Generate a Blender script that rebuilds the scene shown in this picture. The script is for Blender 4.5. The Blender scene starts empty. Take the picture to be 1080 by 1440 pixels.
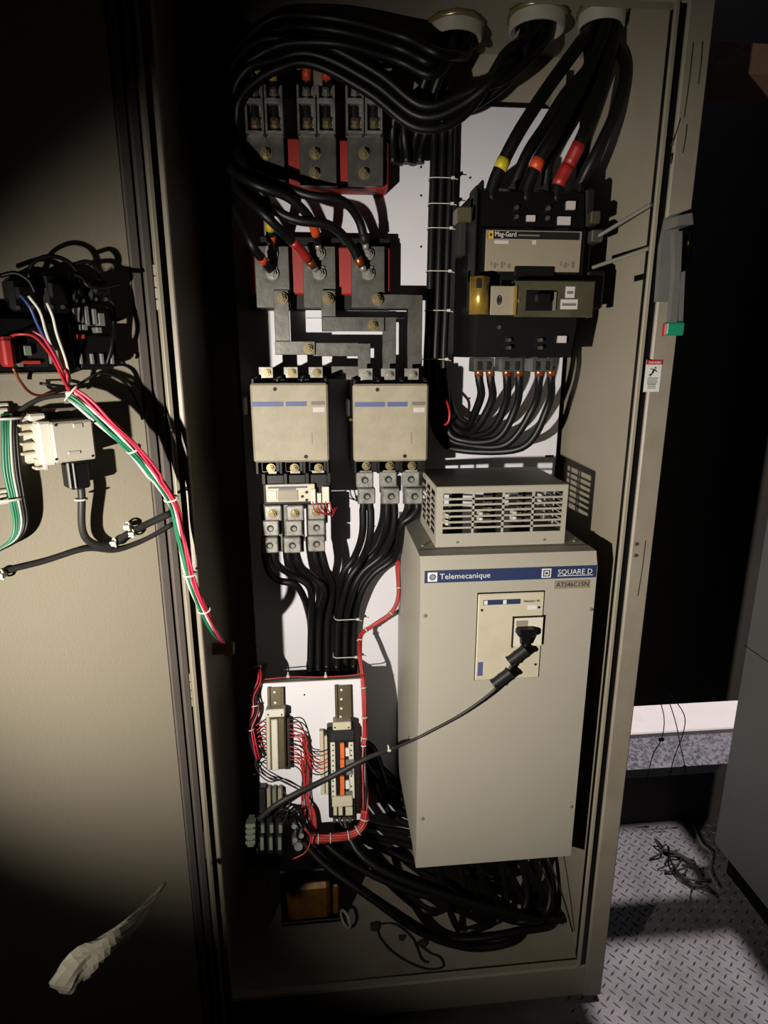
import bpy, bmesh, math, random
import numpy as np
from mathutils import Vector, kdtree
random.seed(7)
scn = bpy.context.scene
COL = scn.collection
R = math.radians

# ------------------------------------------------------------------ camera
CAMD, CAMH = 1.10, 1.545           # distance to the cabinet's front plane (Y=0), eye height
FPX, YAW, PITCH = 860.0, R(5.55), R(14.6)
cd = bpy.data.cameras.new('camera'); cam = bpy.data.objects.new('camera', cd); COL.objects.link(cam)
cam.location = (0, -CAMD, CAMH); cam.rotation_euler = (R(90) - PITCH, 0, -YAW)
cd.sensor_fit = 'VERTICAL'; cd.sensor_height = 24.0; cd.sensor_width = 18.0
cd.lens = FPX / 1440.0 * 24.0; cd.clip_start = 0.02
scn.camera = cam

# ------------------------------------------------------------------ world, lights, exposure
w = bpy.data.worlds.new('world'); scn.world = w; w.use_nodes = True
w.node_tree.nodes['Background'].inputs[0].default_value = (0.75, 0.85, 1.0, 1)
w.node_tree.nodes['Background'].inputs[1].default_value = 0.22

sd = bpy.data.lights.new('sun_offscreen', 'SUN'); sun = bpy.data.objects.new('sun_offscreen', sd); COL.objects.link(sun)
sd.energy = 4.8; sd.color = (1.0, 0.93, 0.95); sd.angle = R(1.2)
sun.rotation_euler = (R(0.0), R(2.0), 0)
sun.location = (0.9, 0.3, 4)

def aim(o, tgt):
    d = Vector(tgt) - o.location
    o.rotation_euler = d.to_track_quat('-Z', 'Y').to_euler()
ld = bpy.data.lights.new('hand_torch_offscreen', 'SPOT'); torch = bpy.data.objects.new('hand_torch_offscreen', ld); COL.objects.link(torch)
torch.location = (-0.575, -1.05, CAMH - 0.288)
ld.energy = 222; ld.color = (1.0, 0.935, 0.825); ld.spot_size = R(82); ld.spot_blend = 0.95; ld.shadow_soft_size = 0.012
aim(torch, (0.22, 0.15, CAMH - 0.40))

vs = scn.view_settings
vs.view_transform = 'Standard'; vs.look = 'None'; vs.exposure = 0.0; vs.gamma = 1.0; vs.use_curve_mapping = False

# ------------------------------------------------------------------ measuring helpers
cy, sy, cp, sp = math.cos(YAW), math.sin(YAW), math.cos(PITCH), math.sin(PITCH)
FW = Vector((sy * cp, cy * cp, -sp)); RT = Vector((cy, -sy, 0)); UP = RT.cross(FW)
CAM = Vector((0, -CAMD, CAMH))
def ray(x, y):
    d = FW + RT * ((x - 540) / FPX) - UP * ((y - 720) / FPX)
    return d
def at(x, y, d):                    # point at distance d (metres, along +Y) in front of the eye
    r = ray(x, y); return CAM + r * (d / r.y)
def on_z(x, y, z):
    r = ray(x, y); return CAM + r * ((z - CAMH) / r.z)
def on_x(x, y, X):
    r = ray(x, y); return CAM + r * (X / r.x)
HINGE = Vector((-0.262, -0.010, 0)); DD = Vector((-0.76, -0.65, 0)); DN = Vector((0.65, -0.76, 0))
def door(x, y, h=0.0):              # point on the open door's inner face, h metres proud of it
    r = ray(x, y); h0 = HINGE + DN * h
    t = (h0 - CAM).dot(DN) / r.dot(DN); return CAM + r * t
def dloc(p):                        # world -> door (s, h, z)
    q = p - HINGE; return q.dot(DD), q.dot(DN), p.z
def dworld(s, h, z):
    q = HINGE + DD * s + DN * h; return Vector((q.x, q.y, z))

# ------------------------------------------------------------------ materials
def lin(c):
    return tuple(((v / 255) / 12.92 if v <= 10 else (((v / 255) + 0.055) / 1.055) ** 2.4) for v in c)
MATS = {}
ALB = 0.50                                       # all base colours scaled down so less light bounces into the shade
def mat(name, rgb, rough=0.5, metal=0.0, var=0.12, scale=9.0, bump=0.0, bscale=180.0, dirt=None, emit=0):
    m = bpy.data.materials.new(name); m.use_nodes = True; nt = m.node_tree; b = nt.nodes['Principled BSDF']
    c = tuple(v * ALB for v in lin(rgb))
    tc = nt.nodes.new('ShaderNodeTexCoord'); n = nt.nodes.new('ShaderNodeTexNoise')
    n.inputs['Scale'].default_value = scale; n.inputs['Detail'].default_value = 6; n.inputs['Roughness'].default_value = 0.65
    nt.links.new(tc.outputs['Object'], n.inputs['Vector'])
    rp = nt.nodes.new('ShaderNodeValToRGB')
    d = dirt and tuple(v * ALB for v in lin(dirt)) or tuple(v * (1 - var) for v in c)
    rp.color_ramp.elements[0].position = 0.28; rp.color_ramp.elements[1].position = 0.62
    rp.color_ramp.elements[0].color = (*d, 1); rp.color_ramp.elements[1].color = (*c, 1)
    nt.links.new(n.outputs['Fac'], rp.inputs['Fac']); nt.links.new(rp.outputs['Color'], b.inputs['Base Color'])
    b.inputs['Roughness'].default_value = rough; b.inputs['Specular IOR Level'].default_value = 0.22 if max(rgb) < 60 else 0.42; b.inputs['Metallic'].default_value = metal
    if bump:
        n2 = nt.nodes.new('ShaderNodeTexNoise'); n2.inputs['Scale'].default_value = bscale
        nt.links.new(tc.outputs['Object'], n2.inputs['Vector'])
        bp = nt.nodes.new('ShaderNodeBump'); bp.inputs['Strength'].default_value = bump; bp.inputs['Distance'].default_value = 0.002
        nt.links.new(n2.outputs['Fac'], bp.inputs['Height']); nt.links.new(bp.outputs['Normal'], b.inputs['Normal'])
    MATS[name] = m; return m
mat('paint', (158, 149, 131), 0.55, 0, 0.10, 4, 0.12, 260)
mat('paint_scuffed', (156, 147, 132), 0.5, 0, 0, 7, 0.12, 220, dirt=(138, 128, 111))
mat('door_paint', (158, 149, 131), 0.5, 0, 0.05, 3, 0.15, 260)
mat('white_plate', (232, 229, 236), 0.5, 0, 0.06, 5, 0.05, 200)
mat('drive_grey', (176, 170, 156), 0.5, 0, 0.05, 4, 0.10, 300)
mat('hood_grey', (172, 166, 152), 0.5, 0, 0.05, 6)
mat('cover_beige', (168, 158, 136), 0.6, 0, 0, 22, 0.1, 200, dirt=(148, 138, 116))
mat('beige_plastic', (205, 196, 172), 0.5, 0, 0.12, 20)
mat('pale_plastic', (222, 216, 200), 0.45, 0, 0.08, 20)
mat('cable_black', (15, 15, 15), 0.45, 0, 0.3, 30, 0.1, 120)
mat('cable_grey', (46, 44, 42), 0.5, 0, 0.2, 30)
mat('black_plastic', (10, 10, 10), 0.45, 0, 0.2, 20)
mat('dark_plastic', (30, 29, 28), 0.5, 0, 0.2, 20)
mat('rubber', (40, 38, 36), 0.8, 0, 0.2, 14)
mat('gasket', (92, 84, 78), 0.85, 0, 0.15, 14, 0.2, 150)
mat('tin', (132, 130, 125), 0.36, 0.7, 0, 26, 0.15, 60, dirt=(96, 92, 86))
mat('tin_lug', (176, 174, 168), 0.4, 0.45, 0, 50, 0.1, 90, dirt=(110, 106, 100))
mat('steel', (190, 186, 176), 0.3, 0.6, 0.2, 40)
mat('zinc', (176, 160, 118), 0.3, 0.6, 0.3, 40)
mat('brass', (206, 170, 78), 0.3, 0.6, 0, 24, dirt=(150, 120, 54))
mat('bracket_metal', (140, 132, 104), 0.35, 0.7, 0, 14, dirt=(104, 100, 84))
mat('red_insulator', (164, 32, 24), 0.5, 0, 0.15, 18)
mat('red_wire', (190, 40, 44), 0.45, 0, 0.15, 30)
mat('red_loom', (176, 48, 36), 0.5, 0, 0, 60, dirt=(140, 34, 28))
mat('magenta_wire', (214, 52, 82), 0.45, 0, 0.15, 30)
mat('green_wire', (24, 120, 84), 0.45, 0, 0.15, 30)
mat('white_wire', (222, 220, 206), 0.45, 0, 0.1, 30)
mat('blue_wire', (60, 80, 150), 0.45, 0, 0.1, 30)
mat('orange', (236, 110, 40), 0.5, 0, 0.1, 30)
mat('tape_orange', (226, 78, 30), 0.45, 0, 0.15, 60)
mat('tape_yellow', (214, 190, 40), 0.45, 0, 0.15, 60)
mat('tape_red', (170, 34, 32), 0.45, 0, 0.25, 60)
mat('copper', (196, 112, 76), 0.35, 0.8, 0.2, 60)
mat('blue_label', (38, 51, 94), 0.5, 0, 0.06, 20)
mat('faded_blue', (82, 92, 140), 0.6, 0, 0.15, 40)
mat('ink', (22, 22, 24), 0.6, 0, 0.0)
mat('print_grey', (112, 106, 96), 0.6, 0, 0.1)
mat('print_white', (225, 225, 222), 0.5, 0, 0.03)
mat('print_red', (178, 40, 38), 0.5, 0, 0.08)
mat('print_yellow', (214, 176, 50), 0.5, 0, 0.05)
mat('sticker', (205, 196, 192), 0.6, 0, 0.1, 60)
mat('grey_face', (150, 140, 120), 0.5, 0, 0.06, 20)
mat('tie_white', (214, 208, 192), 0.45, 0, 0.06)
mat('rail', (104, 92, 66), 0.4, 0.5, 0.3, 30)
mat('handle_grey', (112, 112, 108), 0.5, 0, 0.15, 20)
mat('grip_green', (34, 150, 112), 0.4, 0, 0.1)
mat('amber_core', (150, 100, 34), 0.4, 0.3, 0, 30, dirt=(90, 60, 24))
mat('green_block', (112, 122, 102), 0.5, 0, 0.2, 40)
mat('wall_dark', (84, 80, 76), 0.9, 0, 0.3, 4)
mat('floor_steel', (150, 144, 146), 0.5, 0.35, 0, 5, 0.2, 90, dirt=(104, 98, 98))
mat('lug_shade_steel', (96, 90, 92), 0.45, 0.3, 0.3, 12)  # darker than the floor plate: the lugs' shading is painted in
mat('wood', (140, 104, 84), 0.8, 0, 0.3, 8, 0.2, 60)
mat('neighbour', (110, 110, 107), 0.6, 0, 0.12, 3)
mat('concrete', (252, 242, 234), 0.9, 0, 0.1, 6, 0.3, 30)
mat('gravel', (150, 144, 150), 0.9, 0, 0.5, 60)
mat('plastic_sheet', (140, 134, 118), 0.7, 0, 0.2, 6)
mat('debris', (52, 46, 44), 0.8, 0, 0.4, 20)

# ------------------------------------------------------------------ mesh builder
def catmull(p, k=6):
    p = [Vector(q) for q in p]
    if len(p) < 3: return p
    q = [p[0] * 2 - p[1]] + p + [p[-1] * 2 - p[-2]]
    out = []
    for i in range(1, len(q) - 2):
        a, b, c, d = q[i - 1], q[i], q[i + 1], q[i + 2]
        for j in range(k):
            t = j / k; t2 = t * t; t3 = t2 * t
            out.append(0.5 * ((2 * b) + (c - a) * t + (2 * a - 5 * b + 4 * c - d) * t2 + (3 * b - a - 3 * c + d) * t3))
    out.append(p[-1]); return out
OFF = {}
class MB:
    def __init__(s): s.v = []; s.f = []; s.sm = []
    def add(s, vs, fs, sm=False, T=None):
        o = len(s.v); s.v += [(T(*q) if T else Vector(q)) for q in vs]
        s.f += [tuple(i + o for i in f) for f in fs]; s.sm += [sm] * len(fs); return s
    def box(s, x0, x1, y0, y1, z0, z1, b=0.0, T=None):
        x0, x1 = sorted((x0, x1)); y0, y1 = sorted((y0, y1)); z0, z1 = sorted((z0, z1))
        b = min(b, (x1 - x0) * .45, (y1 - y0) * .45, (z1 - z0) * .45)
        if b <= 0:
            vs = [(x, y, z) for x in (x0, x1) for y in (y0, y1) for z in (z0, z1)]
            return s.add(vs, [(0, 1, 3, 2), (4, 6, 7, 5), (0, 4, 5, 1), (2, 3, 7, 6), (0, 2, 6, 4), (1, 5, 7, 3)], T=T)
        vs = []; idx = {}
        for i, x in enumerate((x0, x1)):
            for j, y in enumerate((y0, y1)):
                for k, z in enumerate((z0, z1)):
                    bx, by, bz = (b, -b)[i], (b, -b)[j], (b, -b)[k]
                    for a, q in enumerate(((x, y + by, z + bz), (x + bx, y, z + bz), (x + bx, y + by, z))):
                        idx[i, j, k, a] = len(vs); vs.append(q)
        fs = []
        for i in (0, 1): fs.append([idx[i, j, k, 0] for j, k in ((0, 0), (1, 0), (1, 1), (0, 1))])
        for j in (0, 1): fs.append([idx[i, j, k, 1] for i, k in ((0, 0), (1, 0), (1, 1), (0, 1))])
        for k in (0, 1): fs.append([idx[i, j, k, 2] for i, j in ((0, 0), (1, 0), (1, 1), (0, 1))])
        for p in (0, 1):
            for q in (0, 1):
                fs.append([idx[p, q, 0, 0], idx[p, q, 1, 0], idx[p, q, 1, 1], idx[p, q, 0, 1]])
                fs.append([idx[p, 0, q, 0], idx[p, 1, q, 0], idx[p, 1, q, 2], idx[p, 0, q, 2]])
                fs.append([idx[0, p, q, 1], idx[1, p, q, 1], idx[1, p, q, 2], idx[0, p, q, 2]])
                for k in (0, 1): fs.append([idx[p, q, k, a] for a in (0, 1, 2)])
        return s.add(vs, fs, T=T)
    def prism(s, pts, y0, y1, T=None):          # outline in (x, z), extruded along y
        n = len(pts)
        vs = [(x, y0, z) for x, z in pts] + [(x, y1, z) for x, z in pts]
        fs = [tuple(range(n)), tuple(range(2 * n - 1, n - 1, -1))] + [(i, (i + 1) % n, n + (i + 1) % n, n + i) for i in range(n)]
        return s.add(vs, fs, T=T)
    def prism_x(s, pts, x0, x1, T=None):        # outline in (y, z), extruded along x
        n = len(pts)
        vs = [(x0, y, z) for y, z in pts] + [(x1, y, z) for y, z in pts]
        fs = [tuple(range(n)), tuple(range(2 * n - 1, n - 1, -1))] + [(i, (i + 1) % n, n + (i + 1) % n, n + i) for i in range(n)]
        return s.add(vs, fs, T=T)
    def tube(s, pts, r, n=8, close=False):
        pts = [Vector(p) for p in pts]; m = len(pts)
        rs = r if isinstance(r, (list, tuple)) else [r] * m
        t0 = (pts[1] - pts[0]).normalized()
        u = t0.orthogonal().normalized(); rings = []
        for i in range(m):
            if close: t = (pts[(i + 1) % m] - pts[i - 1])
            else: t = pts[min(i + 1, m - 1)] - pts[max(i - 1, 0)]
            if t.length < 1e-9: t = t0
            t = t.normalized(); u = (u - t * u.dot(t))
            if u.length < 1e-6: u = t.orthogonal()
            u.normalize(); v = t.cross(u)
            rings.append([pts[i] + (u * math.cos(a) + v * math.sin(a)) * rs[i] for a in [2 * math.pi * j / n for j in range(n)]])
        vs = [q for g in rings for q in g]; fs = []
        for i in range(m if close else m - 1):
            a, b = i * n, ((i + 1) % m) * n
            fs += [(a + j, a + (j + 1) % n, b + (j + 1) % n, b + j) for j in range(n)]
        s.add(vs, fs, True)
        if not close:
            o = len(s.v) - len(vs)
            s.f += [tuple(o + j for j in range(n - 1, -1, -1)), tuple(o + (m - 1) * n + j for j in range(n))]; s.sm += [False, False]
        return s
    def cyl(s, p0, p1, r, n=12, r2=None):
        p0, p1 = Vector(p0), Vector(p1); t = (p1 - p0).normalized(); u = t.orthogonal().normalized(); v = t.cross(u)
        r2 = r if r2 is None else r2; vs = []
        for p, q in ((p0, r), (p1, r2)):
            vs += [p + (u * math.cos(2 * math.pi * j / n) + v * math.sin(2 * math.pi * j / n)) * q for j in range(n)]
        s.add(vs, [(j, (j + 1) % n, n + (j + 1) % n, n + j) for j in range(n)], n > 6)
        s.add(vs, [tuple(range(n - 1, -1, -1)), tuple(range(n, 2 * n))]); return s
    def pipe(s, p0, p1, ro, ri, n=24):          # hollow cylinder
        p0, p1 = Vector(p0), Vector(p1); t = (p1 - p0).normalized(); u = t.orthogonal().normalized(); v = t.cross(u); vs = []
        for p in (p0, p1):
            for q in (ro, ri):
                vs += [p + (u * math.cos(2 * math.pi * j / n) + v * math.sin(2 * math.pi * j / n)) * q for j in range(n)]
        fs = []
        for j in range(n):
            k = (j + 1) % n
            fs += [(j, k, 2 * n + k, 2 * n + j), (n + j, 3 * n + j, 3 * n + k, n + k), (j, n + j, n + k, k), (2 * n + j, 2 * n + k, 3 * n + k, 3 * n + j)]
        return s.add(vs, fs, True)
    def ring(s, c, u, v, ru, rv, t, n=14, m=5):
        c, u, v = Vector(c), Vector(u).normalized(), Vector(v).normalized()
        return s.tube([c + u * (ru * math.cos(a)) + v * (rv * math.sin(a)) for a in [2 * math.pi * j / n for j in range(n)]], t, m, True)
    def bolt(s, c, r=0.006, n=Vector((0, -1, 0)), h=0.005):   # washer, hex head, stub
        c = Vector(c); n = Vector(n)
        s.cyl(c, c + n * .0015, r * 1.45, 14); s.cyl(c, c + n * (.0015 + h), r, 6); s.cyl(c, c + n * (.003 + h * 1.5), r * .5, 8); return s
    def screw(s, c, r=0.004, n=Vector((0, -1, 0))):
        c = Vector(c); n = Vector(n); s.cyl(c, c + n * .0025, r, 12, r * .7); return s
    def build(s, name, m, parent=None, origin=None):
        if parent is not None: org = OFF[parent]
        elif origin is not None: org = Vector(origin)
        else:
            xs = [v.x for v in s.v]; ys = [v.y for v in s.v]; zs = [v.z for v in s.v]
            org = Vector(((min(xs) + max(xs)) / 2, (min(ys) + max(ys)) / 2, min(zs)))
        me = bpy.data.meshes.new(name); me.from_pydata([v - org for v in s.v], [], s.f)
        bm = bmesh.new(); bm.from_mesh(me); bmesh.ops.recalc_face_normals(bm, faces=bm.faces)
        bm.to_mesh(me); bm.free()
        me.polygons.foreach_set('use_smooth', s.sm)
        me.materials.append(MATS[m]); o = bpy.data.objects.new(name, me); COL.objects.link(o)
        if parent is not None: o.parent = parent
        else: o.location = org
        OFF[o] = org; return o
def thing(name, label, cat, loc, group=None):
    o = bpy.data.objects.new(name, None); COL.objects.link(o); o.empty_display_size = 0.02
    o.location = loc; OFF[o] = Vector(loc); return tag(o, label, cat, group)
def tag(o, label, cat, group=None):
    o['label'] = label; o['category'] = cat
    if group: o['group'] = group
    return o
def struct(o): o['kind'] = 'structure'; return o
def bxp(x0, y0, x1, y1, d):                     # measured rectangle facing the room -> x0, x1, z0, z1 (metres)
    a, b, c, e = at(x0, y0, d), at(x1, y0, d), at(x1, y1, d), at(x0, y1, d)
    return (a.x + e.x) / 2, (b.x + c.x) / 2, (c.z + e.z) / 2, (a.z + b.z) / 2
def pbox(mb, r, d0, d1, b=0.0):                 # box from measured rectangle r seen at depth d0, back at d1
    x0, x1, z0, z1 = bxp(*r, d0); return mb.box(x0, x1, d0 - CAMD, d1 - CAMD, z0, z1, b)
def path(l, k=6): return catmull([at(*q) for q in l], k)
def text(s, size, loc, m, parent, name='lettering', align='LEFT', sx=1.0, face=None):
    c = bpy.data.curves.new('t', 'FONT'); c.body = s; c.size = size; c.align_x = align; c.extrude = 0.0002; c.resolution_u = 2
    o = bpy.data.objects.new('t', c); COL.objects.link(o)
    dg = bpy.context.evaluated_depsgraph_get(); me = bpy.data.meshes.new_from_object(o.evaluated_get(dg))
    bpy.data.objects.remove(o); bpy.data.curves.remove(c)
    L = Vector(loc) - OFF[parent]
    for v in me.vertices:
        x, y, z = v.co; q = Vector((x * sx, -z, y)) if face is None else face(x * sx, y, z)
        v.co = L + q
    me.materials.clear(); me.materials.append(MATS[m]); me.name = name
    o = bpy.data.objects.new(name, me); COL.objects.link(o); o.parent = parent; OFF[o] = OFF[parent]; return o
DB = 1.487                                      # depth of the mounting plate
XR = 0.605                                      # inside of the right cabinet wall
XL = -0.268
ZT = CAMH + 0.64                               # cabinet ceiling
ZS = CAMH - 1.433                               # top of the sill
ZB = ZS - 0.03                                  # cabinet bottom
YB = DB - CAMD + 0.02

# ================================================================== room shell
RW = 1.65 - CAMD                                 # rear wall plane
m = MB(); m.box(-1.7, 2.4, -2.3, RW, -0.05, 0.0); fl = struct(m.build('floor', 'floor_steel'))
m = MB()                                          # raised lugs of the chequer plate in the aisle, shading in their colour
P_ = 0.0225
for i in range(-40, 60):
    for j in range(-40, 60):
        u, v = i * P_, j * P_; ca, sa = math.cos(R(38)), math.sin(R(38))
        x = 0.9 + u * ca - v * sa; y = 0.1 + u * sa + v * ca
        if not (0.56 < x < 1.30 and -0.42 < y < RW - .02): continue
        a = R(38) + (R(90) if (i + j) % 2 else 0)
        ux, uy = math.cos(a), math.sin(a); l, wd, h = 0.0118, 0.0027, 0.0024
        m.add([(x + ux * l, y + uy * l, 0.0), (x - uy * wd, y + ux * wd, 0.0), (x - ux * l, y - uy * l, 0.0), (x + uy * wd, y - ux * wd, 0.0),
               (x + ux * l * .55, y + uy * l * .55, h), (x - ux * l * .55, y - uy * l * .55, h)],
              [(0, 1, 4), (1, 5, 4), (1, 2, 5), (2, 3, 5), (3, 4, 5), (3, 0, 4)])
lg = m.build('tread_lugs', 'lug_shade_steel', fl); lg['kind'] = 'stuff'
s0, s1 = CAMH - .826 * 1.65, CAMH - .663 * 1.65  # low slot in the rear wall, open to the yard
m = MB(); m.box(-1.7, 2.4, RW, RW + .04, 0, s0); m.box(-1.7, 2.4, RW, RW + .04, s1, 2.5)
m.box(-1.7, 0.7, RW, RW + .04, s0, s1); m.box(1.6, 2.4, RW, RW + .04, s0, s1)
struct(m.build('wall_back', 'wall_dark'))
m = MB(); m.box(-1.74, -1.7, -2.3, RW, 0, 2.5); struct(m.build('wall_left', 'wall_dark'))
m = MB(); m.box(2.4, 2.44, -2.3, RW, 0, 2.5); struct(m.build('wall_right', 'wall_dark'))
m = MB(); m.box(-1.7, 2.4, -2.34, -2.3, 0, 2.5); struct(m.build('wall_front', 'wall_dark'))
OX0, OX1, OY0 = 0.70, 1.24, -0.30                 # open roof hatch over the aisle
m = MB(); m.box(-1.7, OX0, -2.3, RW + .04, 2.5, 2.54); m.box(OX1, 2.4, -2.3, RW + .04, 2.5, 2.54); m.box(OX0, OX1, -2.3, OY0, 2.5, 2.54)
m.box(OX0, OX1, RW - .02, RW + .04, 2.5, 2.54)
struct(m.build('ceiling', 'wall_dark'))
m = MB(); z = CAMH + .4262 * 1.24
m.box(0.66, 2.38, .140, .262, z - .025, z + .025)
tag(m.build('roof_beam', 'wood'), 'brown timber beam crossing the aisle above the narrow gap', 'beam')
# yard outside the slot
ZG = -0.45
m = MB(); m.box(0.2, 3.5, RW + .06, 4.0, ZG - .1, ZG); yard = struct(m.build('yard_ground', 'gravel'))
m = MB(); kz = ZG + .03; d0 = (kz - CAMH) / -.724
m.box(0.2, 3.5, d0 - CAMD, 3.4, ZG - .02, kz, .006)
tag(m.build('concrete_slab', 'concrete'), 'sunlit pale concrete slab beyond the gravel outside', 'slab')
m = MB()
for i in range(2600):
    x = random.uniform(1.2, 2.6); y = random.uniform(.95, d0 - CAMD); r = random.uniform(.006, .016)
    if y < .95 or y > d0 - CAMD - .005: continue
    a, b, c = (random.uniform(.6, 1.2) * r for _ in range(3))
    m.add([(x + a, y, ZG), (x, y + b, ZG + .002), (x - a, y, ZG), (x, y - b, ZG), (x + random.uniform(-.3, .3) * a, y, ZG + c)],
          [(0, 1, 4), (1, 2, 4), (2, 3, 4), (3, 0, 4)])
g = m.build('gravel_bed', 'gravel'); tag(g, 'loose grey gravel on the ground outside the slot', 'gravel'); g['kind'] = 'stuff'
# thin wires hanging across the slot
for k, (l, lb) in enumerate((([(925, 975), (934, 1010), (930, 1040), (918, 1062), (909, 1100)], 'thin black wire with a knot hanging across the bright slot'),
            ([(937, 975), (950, 1015), (957, 1050), (963, 1078), (964, 1110)], 'thin black wire hanging straight across the bright slot'),
            ([(942, 975), (962, 1005), (961, 1030), (950, 1060), (943, 1085), (940, 1110)], 'thin black wire crossing another in the bright slot'))):
    m = MB(); p = [at(x, y, 1.63 - .012 * k) for x, y in l]; m.tube(catmull(p), .0016, 5)
    if k == 0: c = p[2]; m.box(c.x - .010, c.x + .010, c.y - .004, c.y + .004, c.z - .006, c.z + .007, .003)
    else: c = p[-2]; m.box(c.x - .006, c.x + .006, c.y - .003, c.y + .003, c.z - .004, c.z + .004, .002)
    tag(m.build('hanging_wire', 'cable_black'), lb, 'wire')

# neighbouring cabinet across the aisle
q = on_z(1003, 1185, 0.085); NX, NY = q.x, q.y
t = thing('neighbour_cabinet', 'plain grey steel cabinet standing across the chequer plate aisle', 'cabinet', (NX + .4, NY - .5, 0))
m = MB(); m.box(NX, NX + .8, NY - 1.2, NY, .085, 2.2, .006); m.build('body', 'neighbour', t)
m = MB(); m.box(NX + .035, NX + .78, NY - 1.18, NY - .03, 0, .085); m.build('plinth', 'black_plastic', t)
a = on_x(1048, 905, NX); b = on_x(1080, 935, NX)
m = MB(); m.box(NX - .004, NX + .01, b.y - .2, a.y, b.z + .01, a.z - .005, .002); m.build('dark_strip', 'dark_plastic', t)  # dark strip along the side of the cabinet

# debris on the aisle floor
for k, (pts, lb) in enumerate((([(930, 1195), (960, 1205), (985, 1230), (975, 1245), (950, 1225)], 'dark tangled scrap of cable lying on the chequer plate'),
                               ([(940, 1190), (945, 1215), (965, 1235), (1000, 1240)], 'bent black wire offcut lying on the chequer plate'),
                               ([(975, 1160), (985, 1185), (1000, 1200), (998, 1225), (1010, 1250)], 'pale straw-like strip lying beside the grey cabinet plinth'))):
    m = MB(); p = [on_z(x, y, (.010, .024, .02)[k]) for x, y in pts]
    m.tube(catmull(p), .0065 if k == 0 else .003, 6)
    if k == 0:
        for i in range(16):
            c = p[i % 5]; e = c + Vector((random.uniform(-.07, .07), random.uniform(-.06, .06), 0)); q_ = (c + e) / 2 + Vector((random.uniform(-.02, .02), random.uniform(-.02, .02), random.uniform(.0, .02)))
            m.tube(catmull([c, q_, Vector((e.x, e.y, .004))], 4), random.uniform(.0014, .0035), 5)
    tag(m.build('cable_scrap' if k < 2 else 'straw_strip', ('debris', 'cable_black', 'plastic_sheet')[k]), lb, 'debris')

# ================================================================== the cabinet
CX1 = 0.583 * 1.1                                 # outer right edge
CX0 = -0.2715
cab = thing('electrical_cabinet', 'tall open beige steel electrical cabinet full of switchgear', 'cabinet', ((CX0 + CX1) / 2, .2, 0))
m = MB(); m.box(CX0, CX1, YB + .03, YB + .05, 0.02, ZT + .06); m.build('back_wall', 'paint', cab)
m = MB(); m.box(XR, CX1, .006, YB + .05, .02, ZT + .05); rw = m.build('side_wall', 'paint', cab)
c0 = on_x(893, 388, XR); c1 = on_x(906, 393, XR)
m = MB(); m.box(XR - .0015, XR + .004, c1.y, c0.y, c1.z, c0.z); m.build('slot', 'black_plastic', rw)
m = MB(); m.box(CX0, XL + .004, .012, YB + .05, .02, ZT + .05); m.build('side_wall', 'paint', cab)
m = MB(); m.box(CX0 + .005, CX1, .02, YB + .05, ZB - .02, ZB); m.build('bottom_panel', 'paint_scuffed', cab)
m = MB(); m.box(XL, XR, 0, .022, .02, ZS, .004); m.build('sill', 'paint', cab)
m = MB(); m.box(XL, XR, 0, .03, CAMH + .543, ZT + .06, .003); m.build('header', 'paint', cab)
# right frame: stile, black strip painted as the shaded gap, inner lip
xs0, xl0, xl1 = .5420 * 1.1, .5223 * 1.1, .5295 * 1.1
m = MB(); m.box(xs0, CX1, -.004, .03, .02, ZT + .06, .003); m.build('frame_stile', 'paint_scuffed', cab)
m = MB(); m.box(xl1, xs0, .003, .03, ZS + .002, ZT); m.build('gap_shade_strip', 'black_plastic', cab)
m = MB(); m.box(xl0, xl1, -.002, .005, ZS + .002, ZT, .001); m.build('frame_lip', 'paint', cab)
for (x, y) in ((895, 765), (894, 781)): c = at(x, y, 1.096); m = MB(); m.screw((c.x, -.004, c.z), .0042); m.build('screw', 'tin', cab)
for (x0, y0, x1, y1) in ((957, 166, 943, 206), (975, 60, 962, 165), (988, 58, 982, 118), (966, 175, 960, 215), (908, 760, 897, 838), (945, 215, 942, 232)):
    m = MB(); a = at(x0, y0, 1.0957); b = at(x1, y1, 1.0957); m.tube([a, (a + b) / 2 + Vector((.001, 0, 0)), b], .0008, 4); m.build('scratch', 'debris', cab)
# left frame stile
sx0, sx1 = -.2355 * 1.1, -.2194 * 1.1
m = MB(); m.box(sx0, sx1, 0, .02, .02, ZT + .06, .002); m.build('frame_stile', 'paint_scuffed', cab)
m = MB(); m.box(CX0, sx0, .008, .02, .02, ZT + .06); m.build('gap_shade_strip', 'black_plastic', cab)  # black strip painted as the shaded gap between door and stile
# scratches on the left stile
for (x0, y0, x1, y1) in ((237, 505, 243, 520), (243, 555, 249, 590), (246, 610, 252, 640), (275, 905, 281, 930), (287, 1064, 292, 1090), (240, 530, 246, 545)):
    m = MB(); a = at(x0, y0, 1.0985); b = at(x1, y1, 1.0985); m.tube([a, (a + b) / 2 + Vector((.001, 0, 0)), b], .0007, 4); m.build('scratch', 'print_grey', cab)
# hinges
for (ya, yb) in ((372, 437), (945, 992), (1168, 1207)):
    a = at(219 + (ya - 372) * .081, ya, 1.085); b = at(219 + (yb - 372) * .081, yb, 1.085)
    x = (a.x + b.x) / 2; y = (a.y + b.y) / 2; h = (a.z - b.z) / 4; hp = None
    m = MB(); m.cyl((x, y, b.z), (x, y, a.z), .0042, 10); hp = m.build('hinge', 'zinc', cab)
    for k in range(4):
        m = MB(); z0 = b.z + k * h
        if k % 2: m.cyl((x, y, z0 + .0012), (x, y, z0 + h - .0012), .0066, 14)
        else: m.cyl((x, y, z0 + .0012), (x, y, z0 + h - .0012), .0066, 14); m.box(x - .012, x, y + .002, y + .006, z0 + .002, z0 + h - .002)
        m.build('knuckle', 'paint', hp)
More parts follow.
